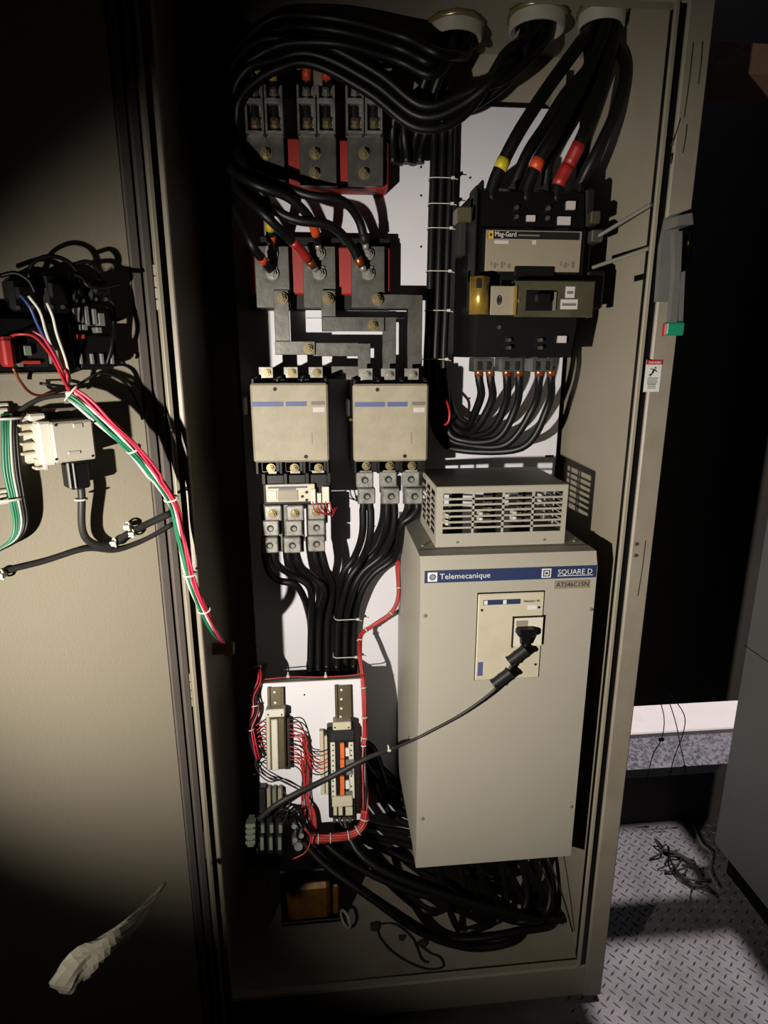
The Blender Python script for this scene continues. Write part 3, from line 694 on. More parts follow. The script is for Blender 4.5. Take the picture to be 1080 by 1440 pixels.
# side frames of the operating mechanism
for sgn, xx in ((-1, bx0), (1, bx1)):
    m = MB(); xa, xb = (xx - .014, xx - .004) if sgn < 0 else (xx + .004, xx + .022)
    m.box(xa, xb, KY + .02, KY + .06, zm2 - .07, zt + .01, .004)
    m.box(min(xx, xa), max(xx, xb), KY + .03, KY + .05, zm2 - .01, zm2 + .01); m.box(min(xx, xa), max(xx, xb), KY + .03, KY + .05, zt - .03, zt - .01)
    m.build('side_frame', 'dark_plastic', brk)
a0, a1, b0, b1 = bxp(644, 312, 655, 360, KD + .02); m = MB(); m.box(a0, a1, KY + .01, KY + .05, b0, b1, .003); m.cyl(((a0 + a1) / 2, KY + .01, b1 + .008), ((a0 + a1) / 2, KY + .03, b1 + .008), .008, 14); m.build('pivot_arm', 'rubber', brk)
a0, a1, b0, b1 = bxp(641, 292, 662, 314, KD + .02); m = MB(); m.box(a0, a1, KY + .005, KY + .05, b0, b1, .003); m.build('pivot_bracket', 'bracket_metal', brk)
a0, a1, b0, b1 = bxp(830, 297, 843, 315, KD + .0); m = MB(); m.box(a0, a1, KY - .005, KY + .05, b0, b1, .002); m.build('pivot_bracket', 'bracket_metal', brk)
a0, a1, b0, b1 = bxp(832, 323, 848, 340, KD - .01); m = MB(); m.box(a0, a1, KY - .012, KY + .03, b0, b1, .002); m.build('rod_clevis', 'tin', brk)
a0, a1, b0, b1 = bxp(826, 380, 856, 412, KD); m = MB(); m.box(a0, a1 - .008, KY, KY + .07, b0 - .03, b1, .004); m.build('side_plate', 'black_plastic', brk)
# handle operating plate across the front
HD = 1.205; HY = HD - CAMD
a0, a1, b0, b1 = bxp(724, 394, 836, 446, HD)
m = MB(); m.box(a0, a1, HY, HY + .003, b0, b1, .001); m.box(a0, a1, HY, HY + .03, b1 - .003, b1, .001); m.box(a1 - .003, a1, HY, HY + .03, b0, b1, .001); op = m.build('operating_plate', 'bracket_metal', brk)
p0, p1, q0, q1 = bxp(739, 408, 782, 437, HD); m = MB(); m.box(p0, p1, HY - .0015, HY + .002, q0, q1, .001); m.build('plate_window', 'black_plastic', op)
p0, p1, q0, q1 = bxp(748, 413, 769, 428, HD); m = MB(); m.box(p0, p1, HY - .022, HY, q0, q1, .004); m.build('toggle', 'black_plastic', op)
p0, p1, q0, q1 = bxp(777, 411, 781, 437, HD); m = MB(); m.box(p0, p1, HY - .004, HY, q0, q1); m.build('window_edge', 'steel', op)
for r in ((795, 403, 808, 419), (788, 421, 812, 435)):
    p0, p1, q0, q1 = bxp(*r, HD); m = MB(); m.box(p0, p1, HY - .0008, HY, q0, q1); sk = m.build('sticker', 'sticker', op)
    m = MB(); hq = q1 - q0; m.box(p0 + .003, p1 - .003, HY - .0012, HY, q0 + hq * .35, q0 + hq * .6); m.build('sticker_print', 'print_grey', sk)
c = at(729, 423, HD); m = MB(); m.screw((c.x, HY, c.z), .004); m.build('screw', 'zinc', op)
a0, a1, b0, b1 = bxp(690, 402, 724, 443, HD + .008)
m = MB(); m.box(a0, a1, HY + .008, HY + .011, b0, b1, .001); gp = m.build('guide_plate', 'grey_face', brk)
c = at(702, 422, HD + .008); m = MB(); m.ring((c.x, HY + .0075, c.z), (1, 0, 0), (0, 0, 1), .004, .008, .0012); m.cyl((c.x, HY + .007, c.z), (c.x, HY + .009, c.z), .0048, 14); m.build('slot', 'ink', gp)
m = MB(); m.box(a1 - .003, a1, HY - .004, HY + .011, b0, b1); m.build('plate_edge', 'brass', gp)
a0, a1, b0, b1 = bxp(663, 388, 690, 442, HD)
m = MB(); n_ = 8                                                       # rounded brass cam plate
pts = []
for k in range(n_ + 1):
    u = k / n_; pts.append((a0 + (a1 - a0) * u, HY + .012 - .014 * math.sin(math.pi * u)))
vs = [(x, y, z) for (x, y) in pts for z in (b0, b1)] + [(x, y + .004, z) for (x, y) in pts for z in (b0, b1)]
o2 = 2 * (n_ + 1); fs = []
for k in range(n_):
    i = 2 * k; fs += [(i, i + 2, i + 3, i + 1), (o2 + i, o2 + i + 1, o2 + i + 3, o2 + i + 2), (i, o2 + i, o2 + i + 2, i + 2), (i + 1, i + 3, o2 + i + 3, o2 + i + 1)]
m.add(vs, fs, True); bc = m.build('cam_plate', 'brass', brk)
m = MB(); m.box(a0 + .009, a0 + .018, HY - .004, HY + .01, b1 - .022, b1 - .005, .001); m.build('notch', 'dark_plastic', bc)
# load lugs
for k, (a, b) in enumerate(((667, 695), (704, 736), (748, 778))):
    l0, l1, w0, w1 = bxp(a, 506, b, 523, 1.29); Yk = 1.29 - CAMD
    m = MB(); m.box(l0, l1, Yk, Yk + .05, w0, w1 + .004, .0015); lgo = m.build('load_lug', 'tin', brk)
    for u in (.28, .74):
        m = MB(); x = l0 + (l1 - l0) * u; m.box(x - .0055, x + .0055, Yk - .001, Yk + .004, w0 + .004, w1 - .003, .001); m.cyl((x, Yk - .003, (w0 + w1) / 2 + .001), (x, Yk, (w0 + w1) / 2 + .001), .004, 6); m.build('set_screw', 'dark_plastic', lgo)

# operating rods to the flange handle
for (a, b, lb) in (((843, 331, KD - .02), (916, 287, 1.112), 'upper thin steel rod from the breaker mechanism to the cabinet flange'), ((834, 376, KD - .01), (913, 349, 1.112), 'lower thin steel rod from the breaker mechanism to the cabinet flange')):
    m = MB(); p = at(*a); q = at(*b); m.cyl(p, q, .0036, 10); tag(m.build('operating_rod', 'steel'), lb, 'rod')
# flange disconnect handle
GD = 1.085; GY = GD - CAMD
x0, x1, z0, z1 = bxp(936, 304, 966, 470, GD)
t = thing('disconnect_handle', 'grey flange disconnect handle with green and red grip on the cabinet frame', 'handle', ((x0 + x1) / 2, 0, z0))
def gpt(x, y, d=GD): p = at(x, y, d); return (p.x, p.z)
m = MB(); m.prism([gpt(x, y) for x, y in ((938, 306), (968, 296), (974, 320), (972, 370), (960, 382), (950, 424), (924, 424), (930, 345))], GY, -.004); m.build('base_plate', 'handle_grey', t)
m = MB(); m.prism([gpt(x, y, 1.06) for x, y in ((946, 306), (966, 302), (968, 318), (946, 320))], 1.045 - CAMD, -.01); m.build('hood', 'handle_grey', t)
m = MB(); a0, a1, b0, b1 = bxp(959, 328, 969, 370, 1.07); m.box(a0, a1, 1.068 - CAMD, 1.09 - CAMD, b0, b1, .001); sw = m.build('pivot_slot', 'black_plastic', t)
c = at(964, 342, 1.066); m = MB(); m.cyl(c, c + Vector((0, .01, 0)), .006, 12); m.build('pivot_pin', 'brass', sw)
m = MB()
m.prism([gpt(x, y, 1.06) for x, y in ((944, 328), (955, 326), (953, 382), (948, 452), (938, 452), (944, 384))], 1.05 - CAMD, 1.062 - CAMD)
m.prism([gpt(x, y, 1.06) for x, y in ((952, 384), (959, 382), (956, 452), (950, 452))], 1.05 - CAMD, 1.062 - CAMD)
lv = m.build('lever', 'handle_grey', t)
a0, a1, b0, b1 = bxp(934, 453, 960, 472, 1.05); m = MB(); m.box(a0, a1, 1.042 - CAMD, 1.056 - CAMD, b0, b1, .003); m.build('green_grip', 'grip_green', lv)
a0, a1, b0, b1 = bxp(930, 454, 935, 473, 1.05); m = MB(); m.box(a0 + .003, a1 + .001, 1.0435 - CAMD, 1.0545 - CAMD, b0, b1, .002); m.build('red_grip_end', 'print_red', lv)

# ================================================================== cables
QUEUE = []                                         # heavy cables wait here until they have been laid clear of one another
def cable(pts, r, label, m_='cable_black', name='power_cable', cat='cable', group=None, tapes=(), n=10, k=6, world=False, hub=False, extra=None):
    p = catmull(pts, k) if world else path(pts, k)
    if name == 'power_cable':
        QUEUE.append(dict(p=resample(p, .010), r=r, label=label, m=m_, name=name, cat=cat, group=group, tapes=tapes, n=n, hub=hub, extra=extra)); return
    return cable_mesh(p, r, label, m_, name, cat, group, tapes, n)
def cable_mesh(p, r, label, m_, name, cat, group, tapes, n):
    mb = MB(); mb.tube(p, r, n)
    o = mb.build(name, m_); tag(o, label, cat, group)
    for (x, y, mm, L) in tapes:                    # tape wrapped round the cable nearest to the measured point
        best = min(range(1, len(p) - 1), key=lambda i: abs(scr(p[i])[0] - x) + abs(scr(p[i])[1] - y))
        i0, i1 = best, best
        while i1 < len(p) - 1 and (p[i1] - p[best]).length < L / 2: i1 += 1
        while i0 > 0 and (p[i0] - p[best]).length < L / 2: i0 -= 1
        mb = MB(); mb.tube(p[i0:i1 + 1], r * 1.06, n); mb.build('tape_band', mm, o)
    return o
def resample(p, ds):
    L = [0.0]
    for i in range(1, len(p)): L.append(L[-1] + (p[i] - p[i - 1]).length)
    n = max(4, int(round(L[-1] / ds))); out = []; j = 0
    for i in range(n + 1):
        t = L[-1] * i / n
        while j < len(p) - 2 and L[j + 1] < t: j += 1
        f = (t - L[j]) / max(L[j + 1] - L[j], 1e-9); out.append(p[j].lerp(p[j + 1], min(max(f, 0), 1)))
    return out
def settle(Q, boxes=(), rules=(), static=(), iters=220, gap=.0003, pin=.022, free=.055, reach=.012):
    """push the runs apart until no two share space, keep them off the boxes, keep their ends where they are fixed"""
    X = []; rad = []; cid = []; arc0 = []; arc1 = []; hub = []
    for ci, c in enumerate(Q):
        p = c['p']; n = len(p); ds = (p[1] - p[0]).length
        for i, q in enumerate(p): X.append(tuple(q)); rad.append(c['r']); cid.append(ci); arc0.append(i * ds); arc1.append((n - 1 - i) * ds); hub.append(bool(c.get('hub')))
    nm = len(X)
    for ci, (pts, r) in enumerate(static):
        for q in pts: X.append(tuple(q)); rad.append(r); cid.append(len(Q) + ci); arc0.append(0); arc1.append(0); hub.append(False)
    X = np.array(X); X0 = X.copy(); rad = np.array(rad); cid = np.array(cid); arc0 = np.array(arc0); arc1 = np.array(arc1); hub = np.array(hub)
    pinned = (arc0 < pin) | (arc1 < pin) | (hub & (arc0 < .115)); pinned[nm:] = True
    exempt = (arc0 < free) | (arc1 < free); mob = np.where(pinned, 0.0, 1.0)
    same = np.zeros(len(X), bool); same[1:] = cid[1:] == cid[:-1]
    left = np.where(same, np.arange(len(X)) - 1, np.arange(len(X))); nx = np.zeros(len(X), bool); nx[:-1] = same[1:]; right = np.where(nx, np.arange(len(X)) + 1, np.arange(len(X)))
    rm = rad.max(); I = J = None
    for it in range(iters):
        if it % 6 == 0:
            kd = kdtree.KDTree(len(X))
            for i, q in enumerate(X): kd.insert(q, i)
            kd.balance(); I = []; J = []
            for i in range(nm):
                for (co, j, d) in kd.find_range(X[i], rad[i] + rm + reach):
                    if cid[j] != cid[i] and (j > i or j >= nm): I.append(i); J.append(j)
            I = np.array(I, int); J = np.array(J, int)
        if len(I):
            D = X[I] - X[J]; d = np.linalg.norm(D, axis=1); need = rad[I] + rad[J] + gap; k = d < need
            i, j = I[k], J[k]
            if len(i):
                dd = D[k] / np.maximum(d[k], 1e-6)[:, None]; z = d[k] < 1e-6; dd[z] = (0, -1, 0)
                w = mob[i] + mob[j]; ok = w > 0; pen = (need[k] - d[k]); w = np.where(ok, w, 1)
                P = np.zeros_like(X); C = np.zeros(len(X))
                np.add.at(P, i, dd * (pen * mob[i] / w)[:, None]); np.add.at(P, j, -dd * (pen * mob[j] / w)[:, None]); np.add.at(C, i, 1); np.add.at(C, j, 1)
                X += P / np.maximum(C, 1)[:, None] * 1.5
        if it < iters - 12:                        # keep the displacement smooth along each run
            U = X - X0; U += ((U[left] + U[right]) / 2 - U) * .35; X = np.where(pinned[:, None], X0, X0 + U)
        for (x0, x1, y0, y1, z0, z1) in boxes:
            lo = np.array((x0, y0, z0)); hi = np.array((x1, y1, z1))
            a = X - (lo - rad[:, None]); b = (hi + rad[:, None]) - X; ins = (a > 0).all(1) & (b > 0).all(1) & ~exempt & ~pinned
            if ins.any():
                q = np.concatenate((a[ins], b[ins]), 1); m_ = q.argmin(1); v = q[np.arange(len(q)), m_]; idx = np.where(ins)[0]
                X[idx, m_ % 3] += np.where(m_ < 3, -v, v)
        for rule in rules: rule(X, rad, pinned, exempt, hub, arc0, arc1)
    o = 0
    for c in Q: n = len(c['p']); c['p'] = [Vector(q) for q in X[o:o + n]]; o += n
def hull_tie(cs, z, label, group, xr):             # a tie drawn tight round the cables that cross height z
    P = []
    for c in cs:
        p = c['p']
        for a, b in zip(p, p[1:]):
            if (a.z - z) * (b.z - z) <= 0 and a.z != b.z:
                q = a.lerp(b, (z - a.z) / (b.z - a.z))
                if xr[0] < q.x < xr[1]: P += [(q.x + (c['r'] + .0012) * math.cos(t), q.y + (c['r'] + .0012) * math.sin(t)) for t in [math.pi * k / 6 for k in range(12)]]; break
    P = sorted(set(P)); H = []
    for seq in (P, P[::-1]):
        h = []
        for q in seq:
            while len(h) > 1 and (h[-1][0] - h[-2][0]) * (q[1] - h[-2][1]) - (h[-1][1] - h[-2][1]) * (q[0] - h[-2][0]) <= 0: h.pop()
            h.append(q)
        H += h[:-1]
    pts = [Vector((x, min(y, YP - .0016), z)) for x, y in H]; m = MB(); m.tube(resample(pts + [pts[0]], .004)[:-1], .0013, 5, True)
    h = min(pts, key=lambda q: q.y - q.x * .3); m.box(h.x - .004, h.x + .004, h.y - .004, h.y + .001, z - .0032, z + .0032, .001); m.tube([h, h + Vector((.010, -.005, -.004))], .0011, 4)
    return tag(m.build('cable_tie', 'tie_white'), label, 'cable tie', group)
def scr(p):
    q = p - CAM; z = q.dot(FW); return 540 + FPX * q.dot(RT) / z, 720 - FPX * q.dot(UP) / z
def tie(c, axis, ru, rv, label, m_='tie_white', t=.0022, group='white cable ties', tail=True):
    a = Vector(axis).normalized(); u = a.cross(Vector((0, 1, 0))).normalized(); v = a.cross(u)
    m = MB(); m.ring(c, u, v, ru, rv, t)
    h = Vector(c) - v * rv if v.y > 0 else Vector(c) + v * rv
    m.box(h.x - .004, h.x + .004, h.y - .004, h.y + .001, h.z - .003, h.z + .003, .001)
    if tail: m.tube([h, h + u * .008 + Vector((0, -.004, -.003))], .0012, 4)
    return tag(m.build('cable_tie', m_), label, 'cable tie', group)

# --- feeder cables: breaker load lugs -> vertical bundle -> upper terminal plates
loops = ((673, 676, 558, 664, 590), (689, 692, 562, 672, 600), (712, 711, 566, 690, 606), (729, 726, 570, 700, 615), (757, 750, 572, 712, 624), (774, 771, 570, 735, 628))
dest = (357, 384, 432, 460, 502, 531)
dl = ('first yellow-taped', 'second yellow-taped', 'first orange-taped', 'second orange-taped', 'first plain', 'second plain')
for k, (x, xa, ya, xb, yb) in enumerate(loops):
    bx = 634 - (k % 3) * 11.5; dv = 1.474 - .0185 * (k // 3)
    pts = [(x, 516, 1.305), (x + 1, 535, 1.305), (xa, ya, 1.32 + .004 * k), (xb, yb, 1.36), (655 - k, 606 + 4 * k, 1.40 + .004 * k), (636 - k * 2, 596 + 3 * k, 1.43), (bx - 6, 560, dv), (bx - 10, 510, dv),
           (bx - 7, 430, dv), (bx - 4, 330, dv), (bx - 1, 240, dv), (bx, 180, dv), (bx - 4, 130, dv - .03), (bx - 40, 92 - 6 * k, 1.41 - .008 * k), ((dest[k] + 590) / 2, 84 - 5 * k, 1.41 - .012 * k), (dest[k] + 14, 80 - 2 * k, 1.39 - .006 * k), (dest[k], 98, 1.37), (dest[k], 121, 1.381)]
    tp = []
    if k < 2: tp = [(dest[k] + 2, 96, 'tape_yellow', .022)]
    elif k < 4: tp = [(dest[k] + 2, 97, 'tape_orange', .022)]
    else: tp = [(dest[k] + 2, 97, 'dark_plastic', .022)]
    def bare(o, p, x=x): i = max(2, int(.018 / .010)); mb = MB(); mb.tube(p[:i + 1], .0096, 10); mb.build('stripped_end', 'copper', o)
    cable(pts, .0088, ('black feeder cable looping from the breaker up to the upper plate, %s end' % dl[k]), group='feeder cables from the breaker', tapes=tp, extra=bare)
# cables entering through the third hub, onto the breaker line side
h3 = HUBS[2]
line = (([(838, 40, 1.20), (812, 66, 1.30), (770, 124, 1.285), (732, 182, 1.265), (706, 231, 1.27), (693, 262, 1.275), (690, 285, 1.275)], 'yellow', [(707, 230, 'tape_yellow', .015)]),
        ([(848, 44, 1.19), (832, 90, 1.29), (803, 148, 1.28), (776, 196, 1.265), (755, 231, 1.27), (742, 262, 1.275), (738, 285, 1.275)], 'orange', [(755, 231, 'tape_orange', .016)]),
        ([(864, 44, 1.18), (853, 95, 1.29), (836, 150, 1.275), (818, 195, 1.26), (802, 228, 1.27), (786, 258, 1.275), (780, 285, 1.275)], 'red', [(806, 218, 'tape_red', .026), (791, 247, 'tape_red', .022)]))
for k, (pts, col, tp) in enumerate(line):
    an = R(205 + 65 * k); o_ = Vector((math.cos(an), math.sin(an), 0)) * .0258; up = [h3 + o_ + Vector((0, 0, .17)), h3 + o_ + Vector((0, 0, .08)), h3 + o_]
    p = [Vector(q) for q in up] + [at(*q) for q in pts[1:]]
    cable(p, .0126, 'thick black line cable with %s tape entering the breaker from the roof hub' % col, group='line cables into the breaker', tapes=tp, world=True, n=12, hub=True)
for k, pts in enumerate(([(828, 92, 1.33), (795, 132, 1.33), (765, 180, 1.325), (742, 215, 1.31), (722, 262, 1.32), (716, 285, 1.33)],
                         [(846, 95, 1.33), (822, 142, 1.32), (794, 190, 1.31), (772, 225, 1.30), (768, 262, 1.32), (766, 285, 1.33)],
                         [(880, 90, 1.30), (868, 150, 1.29), (846, 200, 1.29), (828, 235, 1.30), (815, 262, 1.32), (808, 285, 1.33)])):
    an = R(155 - 65 * k); o_ = Vector((math.cos(an), math.sin(an), 0)) * .0258; up = [h3 + o_ + Vector((0, 0, .17)), h3 + o_ + Vector((0, 0, .08)), h3 + o_]
    cable(up + [at(*q) for q in pts], .0115, 'plain black line cable running behind the %s-taped one into the breaker' % ('yellow', 'orange', 'red')[k], group='line cables into the breaker', world=True, n=10, hub=True)
# bundles from the first two hubs over to the dark side of the cabinet and down to the lower plates
ends = (([(314, 205, 1.37), (326, 238, 1.34), (362, 262, 1.30), (402, 276, 1.31), (428, 297, 1.33), (441, 318, 1.36), (447, 345, 1.395), (449, 358, 1.397)], [(445, 318, 'tape_orange', .034)], 'orange tape landing on the middle lower plate'),
        ([(318, 225, 1.36), (334, 266, 1.33), (372, 302, 1.29), (404, 333, 1.32), (424, 353, 1.35), (440, 374, 1.39), (450, 386, 1.396)], [(423, 352, 'tape_red', .040), (436, 370, 'copper', .016)], 'red tape slanting onto the middle lower plate'),
        ([(318, 262, 1.36), (338, 306, 1.33), (355, 345, 1.31), (369, 365, 1.35), (379, 380, 1.39), (384, 386, 1.397)], [(369, 364, 'tape_orange', .018)], 'short tape end landing low on the yellow phase plate'),
        ([(320, 195, 1.38), (340, 232, 1.36), (366, 272, 1.34), (378, 300, 1.35), (380, 325, 1.37), (382, 348, 1.396), (382, 358, 1.397)], [(379, 315, 'tape_yellow', .018), (380, 334, 'tape_orange', .018)], 'yellow tape landing on the lower plate'),
        ([(324, 240, 1.37), (354, 268, 1.34), (410, 306, 1.32), (462, 316, 1.33), (490, 340, 1.36), (505, 370, 1.385), (517, 385, 1.396)], [(506, 371, 'copper', .02)], 'bare copper end landing low on the plate beside the bundle'),
        ([(326, 215, 1.38), (354, 243, 1.35), (430, 274, 1.33), (480, 282, 1.34), (504, 308, 1.37), (513, 338, 1.39), (516, 358, 1.397)], [(512, 336, 'dark_plastic', .02)], 'plain end landing high on the plate beside the bundle'))
for k, (e, tp, lb) in enumerate(ends):
    hb = HUBS[k % 2]; a = 2 * math.pi * (k // 2 * 2) / 6 + .3
    o = Vector((math.cos(a), math.sin(a), 0)) * .026
    st = [hb + o + Vector((0, 0, .17)), hb + o + Vector((0, 0, .08)), hb + o]
    if k % 2: mid = [(712 + 6 * math.cos(a), 96 + 5 * math.sin(a), 1.31), (650, 130 + 6 * k, 1.32), (590, 152 + 4 * k, 1.33), (520, 104 + 3 * k, 1.34), (420, 50 + 5 * k, 1.35), (344, 84 + 6 * k, 1.37), (318, 150 + 4 * k, 1.38)]
    else: mid = [(612, 86 + 3 * k, 1.32), (560, 58 + 5 * k, 1.33), (470, 34 + 6 * k, 1.32), (384, 48 + 6 * k, 1.36), (330, 100 + 6 * k, 1.38), (316, 155 + 5 * k, 1.38)]
    E_ = [at(*q) for q in e]; bp = E_[-1]; dr_ = (bp - E_[-2]); dr_ = dr_.normalized(); E_[-1] = bp - dr_ * .022 + Vector((0, -.004, 0))
    if (E_[-2] - E_[-1]).length < .012: E_.pop(-2)
    def barrel(o, p, bp=bp): mb = MB(); mb.tube([p[-1], p[-1].lerp(bp + Vector((0, -.001, 0)), .55)], .0072, 10); mb.build('lug_barrel', 'tin_lug', o)
    cable(st + [at(*q) for q in mid] + E_, .0092, 'black cable with ' + lb, group='cables onto the lower plates', tapes=tp, world=True, hub=True, extra=barrel)
for k in range(5):                                 # the rest of the two roof bundles, hanging unused beside the upper row
    hb = HUBS[k % 2]; a = 2 * math.pi * (k // 2 * 2 + 1) / 6 + .3; o = Vector((math.cos(a), math.sin(a), 0)) * .026
    st = [hb + o + Vector((0, 0, .17)), hb + o + Vector((0, 0, .08)), hb + o]
    ex = 553 + 9.5 * k; ed = 1.44 + .018 * (k % 2)
    if k % 2: mid = [(716, 92 + 4 * k, 1.36), (660, 130 + 5 * k, 1.375), (600, 158, 1.40), (ex + 6, 178, ed - .01), (ex, 205, ed), (ex - 1, 232, ed)]
    else: mid = [(618, 92, 1.37), (600, 124 + 5 * k, 1.39), (ex + 8, 165, ed - .02), (ex + 1, 195, ed), (ex, 230, ed)]
    cable(st + [at(*q) for q in mid], .0092, 'black unused cable hanging from a roof hub beside the vertical bundle', group='spare drops from the roof hubs', world=True, hub=True)

# --- motor cables: lugs -> vertical run -> behind the terminal panel -> under the starter
LT = 1.36
runs = (([(372, 770), (376, 798), (392, 815), (420, 824), (432, 850), (431, 945)], 'under the overload relay, outermost barrel'),
        ([(384, 770), (389, 792), (410, 806), (436, 824), (445, 858), (444, 945)], 'under the overload relay, outer lug inside barrel'),
        ([(404, 770), (409, 798), (427, 814), (447, 832), (455, 862), (455, 945)], 'under the middle of the overload relay'),
        ([(416, 770), (420, 794), (438, 810), (456, 830), (463, 864), (463, 945)], 'under the middle of the overload relay, second barrel'),
        ([(440, 768), (448, 798), (458, 814), (466, 850), (468, 945)], 'under the red control wires of the overload relay'),
        ([(450, 768), (459, 800), (470, 826), (473, 870), (473, 945)], 'under the red control wires, second barrel'),
        ([(511, 700), (511, 748), (499, 784), (482, 812), (478, 858), (474, 945)], 'under the busbar-fed contactor, first lug'),
        ([(520, 700), (519, 755), (506, 790), (488, 818), (483, 862), (480, 945)], 'under the busbar-fed contactor, first lug second barrel'),
        ([(544, 700), (544, 738), (530, 774), (504, 798), (488, 826), (486, 870), (483, 945)], 'under the busbar-fed contactor, middle lug'),
        ([(554, 700), (554, 742), (538, 780), (510, 804), (495, 832), (490, 872), (487, 945)], 'under the busbar-fed contactor, middle lug second barrel'),
        ([(577, 700), (574, 742), (558, 774), (522, 798), (502, 824), (495, 872), (491, 945)], 'under the busbar-fed contactor, lug beside the hood'),
        ([(587, 700), (584, 748), (564, 784), (528, 806), (507, 834), (499, 876), (495, 945)], 'under the contactor beside the hood, last barrel'))
for k, (l, lb) in enumerate(runs):
    n = len(l); pts = []
    for i, (x, y) in enumerate(l):
        u = i / (n - 1); d = (LT if i == 0 else LT + .01) if i < 2 else (1.385 + .012 * (k % 3) + .045 * u)
        pts.append(at(x, y, min(d, 1.462)))
    g = k % 6; col, row = g // 2, g % 2; gx = (436 if k < 6 else 474) + 11.8 * col; gd = 1.4765 - .0187 * row
    pts = pts[:-2] + [at(gx + 1, 872, gd), at(gx, 945, gd)]
    x = pts[-1].x; yb = pts[-1].y
    pts += [Vector((x, yb, .75)), Vector((x + .005, yb - .01, .52))]
    # sweep along the cabinet bottom to the underside of the starter
    tgt = SX0 + .03 + g * .058; zf = ZB + .014 + .019 * (g % 3); xc = OTX[g]
    if k < 6: yr = .177; pts += [Vector((x + .03, .33 - .024 * g, .42)), Vector((x + .11, .27 - .03 * g, .27 + .012 * g)), Vector((tgt - .06, .24 - .030 * g, zf + .05)), Vector((tgt + .03, .20 - .015 * g, zf)), Vector((min(xc + .035, XR - .03), .165, zf + .07))]
    else: yr = .206; pts += [Vector((x + .04, .36, .47)), Vector((x + .12, .345 - .010 * g, .42 - .022 * g)), Vector((tgt, .32 - .012 * g, .34 - .022 * g)), Vector((min(tgt + .08, XR - .03), .285, .25 - .014 * g)), Vector((min(xc + .03, XR - .03), .245, .29))]
    pts += [Vector((xc, yr, SZ0 - .095)), Vector((xc, yr, SZ0 - .046))]
    cable(pts, .0088, 'black motor cable ' + lb, group='motor cables', world=True, n=9)
# extra loops lying on the cabinet bottom
for k, l in enumerate(([(415, 1170, 1.30), (455, 1215, 1.26), (520, 1262, 1.22), (590, 1310, 1.20), (660, 1345, 1.19), (715, 1345, 1.19), (738, 1310, 1.22), (735, 1262, 1.26), (728, 1222, 1.27)],
                       [(440, 1170, 1.32), (490, 1212, 1.28), (560, 1245, 1.26), (640, 1268, 1.25), (720, 1290, 1.24), (785, 1322, 1.23), (800, 1312, 1.25), (775, 1282, 1.27), (742, 1262, 1.27), (728, 1222, 1.27)],
                       [(425, 1168, 1.31), (470, 1220, 1.27), (545, 1275, 1.23), (620, 1318, 1.21), (690, 1338, 1.20), (760, 1330, 1.22), (778, 1300, 1.25), (765, 1222, 1.27)],
                       [(470, 1160, 1.36), (520, 1176, 1.36), (580, 1190, 1.36), (650, 1222, 1.34), (700, 1250, 1.32), (760, 1290, 1.30), (770, 1322, 1.27), (735, 1332, 1.25), (700, 1300, 1.26), (690, 1222, 1.27)],
                       [(480, 1150, 1.40), (530, 1163, 1.40), (590, 1176, 1.40), (660, 1215, 1.37), (700, 1235, 1.35), (725, 1222, 1.30), (722, 1212, 1.27)],
                       [(488, 1170, 1.34), (540, 1195, 1.33), (600, 1222, 1.31), (660, 1262, 1.28), (690, 1320, 1.24), (662, 1342, 1.22), (640, 1310, 1.24), (640, 1222, 1.27)])):
    xc = OTX[(3, 5, 4, 2, 1, 0)[k]]; L_ = [at(*q) for q in l[:-1]]
    L_ = [Vector((min(q.x, XR - .02), max(q.y, .05), max(q.z, ZB + .012 + .004 * k))) for q in L_] + [Vector((xc, .148, SZ0 - .10)), Vector((xc, .148, SZ0 - .046))]
    cable(L_, .0090, ('black slack cable in the lowest loop, closest to the sill', 'black slack cable running highest and farthest along the right wall', 'black slack cable between the lowest loop and the right wall', 'black slack cable crossing behind the loops and turning back', 'black slack cable kept close behind the bottom edge of the starter', 'black slack cable in the tight loop under the starter edge')[k], group='slack cables on the cabinet bottom', n=9, world=True)
# ---- lay the heavy cables clear of one another and of what stands around them, then build them
BDD = 1.33; _p = at(366, 962, BDD); _q = at(510, 960, BDD); lean = R(16)
BX0, BX1, BZ1 = _p.x - .006, _q.x + .004, _p.z
_c = on_z(442, 1300, ZB); _tx0, _tx1 = at(394, 1270, _c.y + CAMD).x, at(486, 1270, _c.y + CAMD).x; _tz = at(440, 1236, _c.y + CAMD).z
boxes = [(SX0, SX1, FY, YD1, SZ0, SZ1), (VX0, VX1, VY, VYB, VZ0, VZ1), (bx0 - .016, bx1 + .024, KY, YP, zl, zt + .014), (ti[1], ti[2], 1.425 - CAMD, YP, ti[3], ti[4]), (li[1], li[2], 1.425 - CAMD, YP, li[3], li[4]),
         (c1x0, c1x1, CD - CAMD, YP, c1z0 - .03, c1z1 + .01), (c2x0, c2x1, CD - CAMD, YP, c2z0 - .03, c2z1 + .01), (BX0, BX1, BDD - CAMD - .002, BDD - CAMD + .034, BZ1 - .012, BZ1 + .004), (_tx0, _tx1, _c.y - .003, _c.y + .115, ZB, _tz + .021)]
for (a, b) in ((348, 400), (421, 473), (489, 539)): q = bxp(a - 3, 119, b, 261, PD - .014); boxes.append((q[0], q[1], PD - .032 - CAMD, YP, q[2], q[3]))
for l in LP: q = bxp(l[0], 346, l[1], 433, PD); boxes.append((q[0], q[1], PD - .006 - CAMD, YP, q[2], q[3]))
for xb in (BX0 + .004, BX1 - .002): boxes.append((xb - .004, xb + .004, BDD - CAMD, YP, BZ1 - .05, BZ1 - .03))
for xo in OTX: boxes.append((xo - .014, xo + .014, .132, .222, SZ0 - .05, SZ0 + .01))
